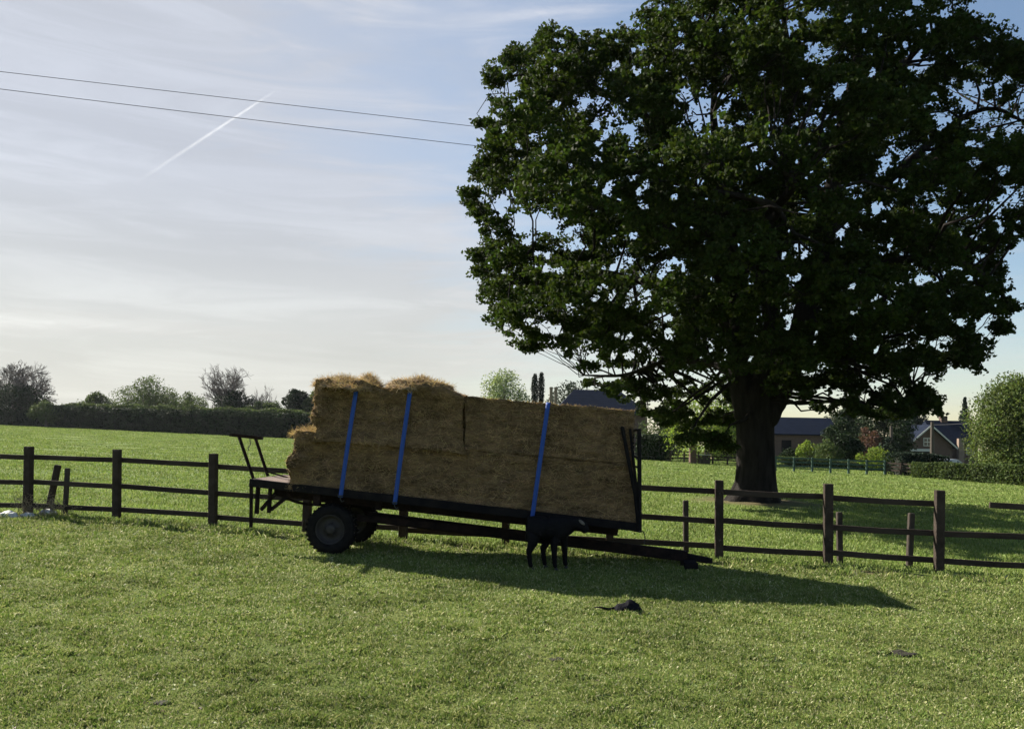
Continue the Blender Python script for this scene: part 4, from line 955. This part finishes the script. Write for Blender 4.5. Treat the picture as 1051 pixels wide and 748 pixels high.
def hedge(name, label, pxs, Y0, Y1, h0, h1, thick, mt, nl, leaf, seed=0):
    """hedge along a line: px start/end with depths; h = heights in metres"""
    a = gpt(pxs[0], Y0); b = gpt(pxs[1], Y1); L_ = (b-a).length; d = (b-a).normalized(); nrm = Vector((-d.y, d.x, 0)); root = thing(name, label, 'hedge', tuple(a.lerp(b, .5)))
    n = int(nl); t = RNG.uniform(0, 1, n); hh = h0+(h1-h0)*t
    hn = np.array([1+.13*noise.noise(Vector((q*L_*.3, seed, 0)))+.08*noise.noise(Vector((q*L_*1.3, seed, 4))) for q in t]); hh = hh*hn
    # shell biased sampling: top and both faces
    f = RNG.random(n); zz = np.where(f < .3, hh-np.abs(RNG.normal(0, .12, n)), hh*RNG.uniform(.0, 1, n)); yy = np.where(f < .3, RNG.uniform(-.5, .5, n), np.where(f < .75, -.5, .5)+RNG.normal(0, .05, n))*thick
    bul = np.array([.25*noise.noise(Vector((q*L_*.6, z*.8, seed))) for q, z in zip(t, zz)]); yy += bul*thick
    X = a.x+(b.x-a.x)*t+nrm.x*yy; Y = a.y+(b.y-a.y)*t+nrm.y*yy; Z = np.array([gz(float(x), float(y)) for x, y in zip(X, Y)])+zz
    ne = max(300, n//22); te = np.where(RNG.random(ne) < .5, -.004, 1.004)+RNG.normal(0, .25, ne)/L_; ye = RNG.uniform(-.5, .5, ne)*thick; he = np.where(te < .5, h0, h1)*RNG.uniform(0, 1, ne)
    Xe = a.x+(b.x-a.x)*te+nrm.x*ye; Ye = a.y+(b.y-a.y)*te+nrm.y*ye; Ze = np.array([gz(float(x), float(y)) for x, y in zip(Xe, Ye)])+he
    X, Y, Z = np.concatenate([X, Xe]), np.concatenate([Y, Ye]), np.concatenate([Z, Ze])
    leafcloud('foliage', np.stack([X, Y, Z], 1), leaf, mt, root)
    e_ = min(.2, .5/L_); a, b = a.lerp(b, e_), b.lerp(a, e_)
    m_ = MB(); core = mat_core
    N_ = 24
    for i in range(N_):
        p, q = a.lerp(b, i/N_), a.lerp(b, (i+1)/N_); hm = (h0+(h1-h0)*(i+.5)/N_)*.82; c = (p+q)/2; m_.box(Vector((c.x, c.y, gz(c.x, c.y)+hm/2)), ((q-p).length+.02*(i % 2), thick*(.66+.01*(i % 3)), hm), d, nrm)
    m_.build('branch_core', core, root)
mat_core = mat('hedge_core', (.010, .012, .008), .95, .4, 2)

# far left skyline
hedge('long_hedge', 'long dark clipped hedge along the far left edge of the field', (60, 500), 150, 118, 4.0, 4.3, 2.6, MT['leaf_dark'], 42000, .34, 1)
GL = 'trees behind the far left hedge'
bare_tree('wide bare winter tree at the far left edge of the picture', 18, 158, 374, 86, 3, GL, 6, .03)
bare_tree('second bare tree leaning right of the wide one at far left', 42, 165, 377, 46, 5, GL, 5, .028)
bg_tree('bushy_tree', 'dark purplish bush mass below the bare tree at far left', 14, 154, 394, 74, 436, MT['leaf_dark'], group=GL, nl=10000, leaf=.36, seed=1)
bg_tree('bushy_tree', 'low grey-green bush at the left end of the long hedge', 47, 148, 412, 40, 434, MT['leaf_mid'], group=GL, nl=6000, leaf=.34, seed=2)
bg_tree('bushy_tree', 'small light bush just above the left part of the hedge', 97, 165, 402, 44, 425, MT['leaf_mid'], group=GL, nl=6000, leaf=.36, seed=3)
bg_tree('bushy_tree', 'broad rounded tree, tallest green crown above the hedge', 152, 172, 387, 76, 428, MT['leaf_mid'], group=GL, nl=12000, leaf=.36, lob=22, seed=4)
bg_tree('bushy_tree', 'low green shoulder crown right of the tallest rounded tree', 193, 168, 402, 40, 428, MT['leaf_mid'], group=GL, nl=5200, leaf=.36, seed=5)
bare_tree('bare spreading tree standing above the middle of the hedge', 237, 165, 377, 56, 11, GL, 6, .026)
bg_tree('bushy_tree', 'dark green clump around the foot of the bare spreading tree', 240, 163, 400, 46, 428, MT['leaf_dark'], group=GL, nl=6000, leaf=.36, seed=6)
bare_tree('small thin bare tree between the spreading tree and the dark crown', 270, 165, 397, 24, 13, GL, 5, .03)
bg_tree('bushy_tree', 'pale low bush under the small thin bare tree', 272, 160, 411, 50, 430, MT['leaf_mid'], group=GL, nl=4800, leaf=.36, seed=7)
bg_tree('bushy_tree', 'dark round crown just left of the straw bales', 305, 150, 399, 34, 425, MT['leaf_dark'], group=GL, nl=6000, leaf=.38, seed=8)
bg_tree('bushy_tree', 'green crown half hidden behind the tail end bales', 326, 150, 401, 36, 425, MT['leaf_mid'], group=GL, nl=5200, leaf=.38, seed=9)
hedge('scrub_strip', 'strip of rough green scrub on top of the long dark hedge', (70, 330), 153, 140, 4.7, 5.0, 2.2, MT['leaf_mid'], 24000, .34, 7)
hedge('scrub_strip', 'dark scrubby growth along the field edge under the far left bare trees', (-60, 66), 160, 151, 3.6, 2.8, 2.5, MT['leaf_dark'], 9000, .36, 17)
# behind the bales
bg_tree('willow_tree', 'pale grey-green round tree above the middle bales', 517, 135, 379, 54, 425, MT['leaf_pale'], nl=6000, leaf=.34, lob=26, seed=10)
bg_tree('cypress_tree', 'left and shorter of the two narrow cypresses by the chimneys', 548, 125, 385, 9, 425, MT['leaf_ever'], nl=3200, leaf=.22, lob=40, shape='column', seed=11)
bg_tree('cypress_tree', 'right hand narrow cypress of the pair by the chimneys', 554.5, 125, 383, 8, 425, MT['leaf_ever'], nl=3200, leaf=.22, lob=40, shape='column', seed=12)
bg_tree('bushy_tree', 'dark tree crown behind the twin chimneys and slate roof', 583, 120, 392, 48, 430, MT['leaf_dark'], nl=3200, leaf=.32, seed=13)

# ------------------------------------------------------------------ houses
def hip_house():
    Y = 92.; a = at(568, 424, Y); b = at(668, 424, Y); g = gz((a.x+b.x)/2, Y)-.2; ez = (a.z+b.z)/2; rz = (at(590, 398, Y).z+at(640, 398, Y).z)/2; dp_ = 8.
    root = thing('farmhouse', 'brick farmhouse with dark slate hipped roof and twin tall chimneys behind the bales', 'house', ((a.x+b.x)/2, Y+dp_/2, g))
    MB().box(((a.x+b.x)/2, Y+dp_/2, (g+ez)/2), (b.x-a.x-.7, dp_-.7, ez-g)).build('wall', MT['brick'], root)
    x0, x1, y0, y1 = a.x, b.x, Y, Y+dp_; r0, r1 = at(592, 398, Y).x, at(640, 398, Y).x
    V = [(x0, y0, ez), (x1, y0, ez), (x1, y1, ez), (x0, y1, ez), (r0, (y0+y1)/2, rz), (r1, (y0+y1)/2, rz)]
    V += [(x, y, z-.18) for x, y, z in V[:4]]
    MB().add(V, [(0, 1, 5, 4), (1, 2, 5), (2, 3, 4, 5), (3, 0, 4), (0, 6, 7, 1), (1, 7, 8, 2), (2, 8, 9, 3), (3, 9, 6, 0), (6, 9, 8, 7)]).build('roof', MT['slate'], root)
    for px in (566.3, 571.2):
        t = at(px, 396.5, Y); c = MB(); c.box((t.x, Y+1.2, (t.z+ez-1.5)/2), (.36, .36, t.z-ez+1.5)); c.box((t.x, Y+1.2, t.z-.15), (.44, .44, .12)); ch_ = c.build('chimney', mat_chim, root)
    for px in (585, 610, 632):
        for zz_ in (ez-1.1, ez-3.6):
            t = at(px, 424, Y); fr = MB().box((t.x, Y+.33, zz_), (1.1, .08, 1.2)).build('window', MT['white'], root); MB().box((t.x, Y+.285, zz_), (.9, .02, 1.0)).build('pane', MT['glass'], fr)
mat_chim = mat('chimney_brick', (.20, .15, .12), .9, .2, 2)
hip_house()
def barn():
    Y = 100.; x0, x1 = at(735, 445, Y).x, at(863, 445, Y).x; ez = at(820, 445, Y).z; rz = at(820, 427.5, Y).z; g = gz(x1, Y)-.2; d = 7.
    root = thing('brick_barn', 'long brick barn with a blue-grey slate roof seen right of the oak trunk', 'barn', ((x0+x1)/2, Y+d/2, g))
    MB().box(((x0+x1)/2, Y+d/2, (g+ez)/2), (x1-x0-.4, d-.6, ez-g)).build('wall', MT['brick'], root)
    V = []
    for x in (x0, x1): V += [(x, Y-.1, ez-.05), (x, Y+d/2, rz), (x, Y+d+.1, ez-.05), (x, Y+d/2, rz-.25), (x, Y-.1, ez-.2), (x, Y+d+.1, ez-.2)]
    MB().add(V, [(0, 6, 7, 1), (1, 7, 8, 2), (0, 1, 3, 4), (1, 2, 5, 3), (6, 10, 9, 7), (7, 9, 11, 8), (4, 3, 9, 10), (3, 5, 11, 9), (0, 4, 10, 6), (2, 8, 11, 5)]).build('roof', MT['slate'], root)
    for x in (x0+.2, x1-.2): MB().add([(x-.1, Y+.3, ez), (x-.1, Y+d-.3, ez), (x-.1, Y+d/2, rz-.25), (x+.1, Y+.3, ez), (x+.1, Y+d-.3, ez), (x+.1, Y+d/2, rz-.25)], [(0, 1, 2), (3, 5, 4), (0, 3, 4, 1), (0, 2, 5, 3), (1, 4, 5, 2)]).build('gable', MT['brick'], root)
    for px in (808, 850):
        t = at(px, 458, Y); MB().box((t.x, Y+.27, t.z-.4), (1.2, .1, 2.4)).build('door', MT['black'], root)
barn()
def cottage():
    Y = 108.; root = None
    gx0, gx1, pk = at(930, 460, Y), at(977, 460, Y), at(954, 436.5, Y); g = gz(gx1.x, Y)-.3; ez = (at(930, 456.5, Y).z); d = 6
    xm = (gx0.x+gx1.x)/2
    root = thing('cottage', 'brick cottage with white-edged gable, small white window and dark roof at the right', 'house', (xm, Y+d/2, g))
    V = [(gx0.x, Y, g), (gx1.x, Y, g), (gx1.x, Y, ez), (xm, Y, pk.z), (gx0.x, Y, ez)]; V += [(x, y+d, z) for x, y, z in V]
    MB().add(V, [(0, 1, 2, 3, 4), (9, 8, 7, 6, 5), (0, 5, 6, 1), (1, 6, 7, 2), (4, 9, 5, 0), (2, 7, 8, 3), (3, 8, 9, 4)]).build('wall', MT['brown'], root)
    for s_ in (-1, 1):
        e = Vector((xm+s_*(gx1.x-xm+.45), 0, ez-.35)); t = Vector((xm, 0, pk.z+.05)); m_ = MB()
        m_.beam(Vector((e.x, Y+d/2-.3, e.z)), Vector((t.x, Y+d/2-.3, t.z)), d+.6, .14); m_.build('roof', MT['slate'], root)
        MB().beam(Vector((e.x, Y-.66, e.z-.06)), Vector((t.x, Y-.66, t.z-.06)), .05, .19).build('bargeboard', MT['white'], root)
    w = at(951.5, 453.5, Y); fr = MB().box((w.x, Y-.03, w.z), (1.05, .1, 1.15)).build('window', MT['white'], root)
    for sx_ in (-1, 1):
        for sz_ in (-1, 1): MB().box((w.x+sx_*.24, Y-.09, w.z+sz_*.26), (.38, .03, .42)).build('pane', MT['glass'], fr)
    l_ = at(944, 461, Y); MB().box((l_.x, Y-.15, l_.z-.1), (3.0, .3, .35)).build('lintel', MT['white'], root)
    MB().box((l_.x, Y-.04, (l_.z-.3+g)/2), (2.7, .08, l_.z-.3-g)).build('garage_door', MT['black'], root)
    # the wing behind, long side to the viewer
    Y2 = Y+3; a, b = at(962, 455, Y2), at(1006, 455, Y2); ez2 = a.z; rz2 = at(985, 431, Y2).z; dd = 7; cxm = (a.x+b.x)/2
    MB().box((cxm, Y2+dd/2, (g+ez2)/2), (b.x-a.x-.3, dd-.6, ez2-g)).build('wall', MT['brown'], root)
    V = []
    for x in (a.x-.0, b.x): V += [(x, Y2-.2, ez2-.1), (x, Y2+dd/2, rz2), (x, Y2+dd+.2, ez2-.1), (x, Y2+dd/2, ez2-.3)]
    MB().add(V, [(0, 4, 5, 1), (1, 5, 6, 2), (0, 1, 2, 3), (4, 7, 6, 5), (0, 3, 7, 4), (3, 2, 6, 7)]).build('roof', MT['slate'], root)
    p = at(986, 450, Y2-.4); MB().box((p.x, Y2-.4, (p.z+g)/2), (.8, .5, p.z-g)).build('wall_pier', mat_chim, root)
    for px in (972, 997):
        t = at(px, 463, Y2); fr = MB().box((t.x, Y2+.28, t.z), (1.1, .1, 1.1)).build('window', MT['white'], root); MB().box((t.x, Y2+.22, t.z), (.9, .03, .9)).build('pane', MT['glass'], fr)
    c = at(968, 428, Y2+dd/2); MB().box((c.x, Y2+dd/2, rz2-.1), (.9, .7, 1.5)).build('chimney', MT['brown'], root)
cottage()

# garden edge right of the trailer and across to the right
hedge('clipped_hedge', 'dark clipped hedge just right of the front rack, below the farmhouse', (655, 686), 80, 79, 2.5, 2.55, 2.5, MT['leaf_dark'], 5000, .22, 3)
hedge('clipped_hedge', 'dark rounded clipped hedge left of the cottage', (916, 966), 62, 62, 1.75, 1.7, 2.2, MT['leaf_ever'], 7000, .16, 5)
hedge('clipped_hedge', 'long low olive hedge along the right end of the field', (943, 1110), 58, 48, 1.15, 1.45, 1.5, MT['leaf_mid'], 16000, .14, 8)
bg_tree('lime_bush', 'bright yellow-green bush between the green fence and the first pole', 898, 68, 458, 40, 478, MT['leaf_lime'], cat='bush', nl=3500, leaf=.16, trunk=False, seed=20)
bg_tree('garden_tree', 'sunlit light green garden tree left of the oak trunk', 725, 74, 402, 84, 466, MT['leaf_lime'], nl=9000, leaf=.22, lob=24, seed=21)
bg_tree('garden_tree', 'mid green bushy tree behind the clipped hedge', 682, 84, 420, 54, 468, MT['leaf_mid'], nl=7000, leaf=.24, lob=20, seed=22)
bg_tree('garden_bush', 'leafy shrub beside the oak trunk in front of the garden', 747, 78, 446, 36, 472, MT['leaf_mid'], cat='bush', nl=2500, leaf=.2, trunk=False, seed=23)
bg_tree('garden_bush', 'yellowish shrub in front of the brick barn', 829, 82, 452, 26, 474, MT['leaf_lime'], cat='bush', nl=1800, leaf=.2, trunk=False, seed=24)
bg_tree('garden_bush', 'dark shrub below the barn window nearest the oak trunk', 810, 84, 459, 22, 474, MT['leaf_dark'], cat='bush', nl=1200, leaf=.2, trunk=False, seed=25)
bg_tree('garden_tree', 'dark green tree at the right end of the barn', 864, 82, 432, 42, 474, MT['leaf_dark'], nl=12000, leaf=.24, seed=26)
bg_tree('copper_tree', 'small brown-leaved tree between the barn and the poles', 890, 88, 438, 30, 474, MT['leaf_brown'], nl=2600, leaf=.24, seed=27)
bg_tree('garden_tree', 'tall dark tree behind the first pole', 908, 98, 412, 54, 470, MT['leaf_dark'], nl=15000, leaf=.28, seed=28)
bg_tree('garden_tree', 'dark tree left of the cottage gable', 938, 122, 418, 30, 470, MT['leaf_ever'], nl=9000, leaf=.28, seed=29)
bg_tree('spruce_tree', 'pointed dark spruce rising behind the cottage roof', 990, 125, 408, 20, 450, MT['leaf_ever'], nl=3600, leaf=.26, shape='cone', lob=30, seed=30)
bg_tree('spruce_tree', 'smaller pointed spruce tip beside the big light green tree', 1009, 120, 408, 12, 450, MT['leaf_ever'], nl=1800, leaf=.26, shape='cone', lob=20, seed=31)
bg_tree('broadleaf_tree', 'big light green rounded tree at the right edge', 1050, 66, 384, 98, 494, MT['leaf_fresh'], nl=38000, leaf=.21, lob=90, seed=32)
hedge('garden_hedge', 'low scruffy hedge behind the green rail fence', (800, 915), 76, 72, 1.0, .8, 1.0, MT['leaf_mid'], 4500, .16, 12)
bg_tree('distant_tree', 'distant tree seen low between farmhouse and barn', 770, 125, 425, 60, 470, MT['leaf_dark'], nl=4000, leaf=.34, seed=33)
def rail_fence(label, px0, px1, Y0, Y1, n, mt, hgt=1.15, nr=3):
    a, b = gpt(px0, Y0), gpt(px1, Y1); root = thing('field_fence', label, 'fence', tuple(a.lerp(b, .5))); d = (b-a).normalized(); nrm = Vector((-d.y, d.x, 0)); P = []
    for i in range(n+1):
        p = a.lerp(b, i/n); z = gz(p.x, p.y); P.append(Vector((p.x, p.y, z))); MB().box((p.x, p.y, z+hgt/2-.1), (.13, .13, hgt+.2), d, nrm, None).build('post', MT[mt], root)
    for i in range(n):
        for k in range(nr): h_ = hgt*(.92-.8*k/nr); MB().beam(P[i]+nrm*.09+Vector((0, 0, h_)), P[i+1]+nrm*.09+Vector((0, 0, h_)), .04, .12).build('rail', MT[mt], root)
bg_tree('garden_tree', 'dark broad tree behind the barn roof end', 872, 112, 418, 50, 470, MT['leaf_dark'], nl=13500, leaf=.3, seed=41)
bg_tree('garden_bush', 'mid green shrub between the barn and the brown-leaved tree', 850, 78, 450, 30, 475, MT['leaf_mid'], cat='bush', nl=2400, leaf=.2, trunk=False, seed=43)
bg_tree('garden_bush', 'dark shrub at the foot of the first pole', 912, 76, 448, 24, 474, MT['leaf_ever'], cat='bush', nl=2000, leaf=.2, trunk=False, seed=44)
rail_fence('green painted rail fence along the far field edge right of the oak trunk', 796, 908, 60, 60.5, 6, 'greenp')
rail_fence('short dark rail fence between the green fence and the olive hedge', 909, 957, 61, 58, 3, 'wood', 1.0)
rail_fence('dark garden rail fence left of the oak trunk', 688, 762, 76, 72, 5, 'wood', 1.1)
def pier(px, Y, w, top, label, cap):
    b = gpt(px, Y); t = at(px, top, Y).z; root = thing('gate_pier', label, 'pillar', tuple(b)); MB().box((b.x, Y, (b.z+t)/2-.05), (w, w, t-b.z), None, None, None, .01).build('shaft', MT['brick'], root)
    MB().box((b.x, Y, t+.02), (w+.14, w+.14, .14), None, None, None, .02).build('cap', MT[cap], root)
pier(711, 74, .62, 455.5, 'brick gate pier with a pale cap in the garden edge', 'white')
b = gpt(723, 73.5); bx_ = thing('water_tank', 'low grey water tank with a pale lid beside the gate pier', 'tank', tuple(b)); MB().box((b.x, b.y, b.z+.42), (.95, .6, .84), None, None, None, .03).build('tank_body', MT['stake'], bx_); MB().box((b.x, b.y, b.z+.87), (1.02, .66, .07), None, None, None, .02).build('lid', MT['white'], bx_)
# parked car roof behind the olive hedge
def car():
    Y = 66.; b = gpt(972, Y); root = thing('parked_car', 'silver car parked in front of the cottage, mostly hidden by the hedge', 'car', tuple(b)); prof = [(-2.1, .35), (-2.12, .75), (-1.9, .92), (-1.3, .98), (-.75, 1.42), (.5, 1.46), (1.15, 1.02), (2.0, .86), (2.15, .6), (2.12, .35)]
    V = []; 
    for y, k in ((-.85, .0), (-.8, 1), (.8, 1), (.85, 0)):
        for x, z in prof: V.append((b.x+x*.98, Y+y*(1 if z < 1 else .84), b.z+z))
    n = len(prof); F = []
    for r in range(3):
        for i in range(n-1): F.append((r*n+i, r*n+i+1, r*n+n+i+1, r*n+n+i))
    F += [tuple(range(n)), tuple(range(4*n-1, 3*n-1, -1))]; MB().add(V, F).build('body', MT['silver'], root)
    MB().add([(b.x-1.15, Y-.76, b.z+1.0), (b.x+1.0, Y-.76, b.z+1.0), (b.x+.45, Y-.722, b.z+1.38), (b.x-.72, Y-.722, b.z+1.38)], [(0, 1, 2, 3)]).build('side_window', MT['glass'], root)
    for x in (-1.3, 1.3):
        for y in (-.86, .66): w = MB(); w.lathe((b.x+x, Y+y, b.z+.32), (0, 1, 0), [(.02, .001), (0, .2), (0, .31), (.2, .31), (.2, .001)], 20); w.build('wheel', MT['rubber'], root, True)
car()
# poles and wires
def pole(px, top, Y, label, r=.13, arm=True):
    b = gpt(px, Y); t = at(px, top, Y); root = thing('utility_pole', label, 'pole', tuple(b), 'wooden utility poles by the cottage'); MB().tube([b-Vector((0, 0, .3)), Vector((b.x, Y, t.z))], [r*1.15, r*.85], 10).build('shaft', MT['pole'], root)
    if arm: MB().beam(Vector((b.x-.45, Y-.12, t.z-.25)), Vector((b.x+.45, Y-.12, t.z-.25)), .1, .1).build('crossarm', MT['pole'], root)
    return Vector((b.x, Y, t.z))
p1 = pole(914.5, 437, 82, 'wooden pole in front of the tall dark tree', .17, False); p2 = pole(956.5, 433, 84, 'wooden pole crossing in front of the cottage gable', .2, False)
def cable(a, b, sag, r, label, g):
    pts = [a.lerp(b, i/24)-Vector((0, 0, 4*sag*(i/24)*(1-i/24))) for i in range(25)]; tag(MB().tube(pts, r, 5).build('overhead_cable', MT['cable'], None, True), label, 'cable', g)
cable(p2-Vector((0, 0, .3)), at(1075, 423.5, 70), .25, .022, 'thin pale wire running right from the pole to the big light green tree', 'thin wires at the cottage')
A1, B1 = at(-140, 57.5, 46), at(1180, 210, 60); A2, B2 = at(-140, 74, 44), at(1180, 222, 58)
cable(A1, B1, .0, .018, 'upper of the two power lines crossing the open sky', 'power lines across the sky')
cable(A2, B2, .35, .018, 'lower of the two power lines crossing the open sky', 'power lines across the sky')

# ------------------------------------------------------------------ contrails high above
def contrail(label, p0, p1, w0, w1, dist, dens):
    a, b = at(*p0, dist), at(*p1, dist*.9); n = 40; mb = MB(); pts = [a.lerp(b, i/n) for i in range(n+1)]
    rad = [(w0+(w1-w0)*i/n)/FPX*dist*(1+.25*noise.noise(Vector((i*.7, 0, 0)))) for i in range(n+1)]
    mb.tube(pts, rad, 14, cap=False); o = mb.build('contrail', MT['vapour'], None, True); tag(o, label, 'contrail')
    at_ = o.data.attributes.new('trail_alpha', 'FLOAT', 'POINT'); vals = []
    for i in range(n+1):
        t = i/n; v = dens*min(1, t/.6)*min(1, (1-t)/.2) ; vals += [v]*14
    at_.data.foreach_set('value', vals); o.visible_shadow = True
contrail('bright diagonal vapour trail below the power lines in the left sky', (140, 187), (288, 90), 2.1, 1.0, 5000, .07)
contrail('faint short vapour trail low in the sky left of the oak', (398, 219), (424, 208), 1.4, .9, 5000, .07)

# ------------------------------------------------------------------ air
hz = MB().box((0, 250, 15), (1440, 1140, 120)).build('haze', None) if False else None
hm = bpy.data.materials.new('haze_air'); hm.use_nodes = True; t = hm.node_tree; t.nodes.clear()
o_ = N('ShaderNodeOutputMaterial', t); pv_ = N('ShaderNodeVolumePrincipled', t); pv_.inputs['Color'].default_value = (.85, .9, 1, 1); pv_.inputs['Density'].default_value = .00006; pv_.inputs['Anisotropy'].default_value = .3
t.links.new(pv_.outputs[0], o_.inputs['Volume'])
o = MB().box((0, 250, 20), (1460, 1180, 90)).build('haze', hm); tag(o, kind='stuff')
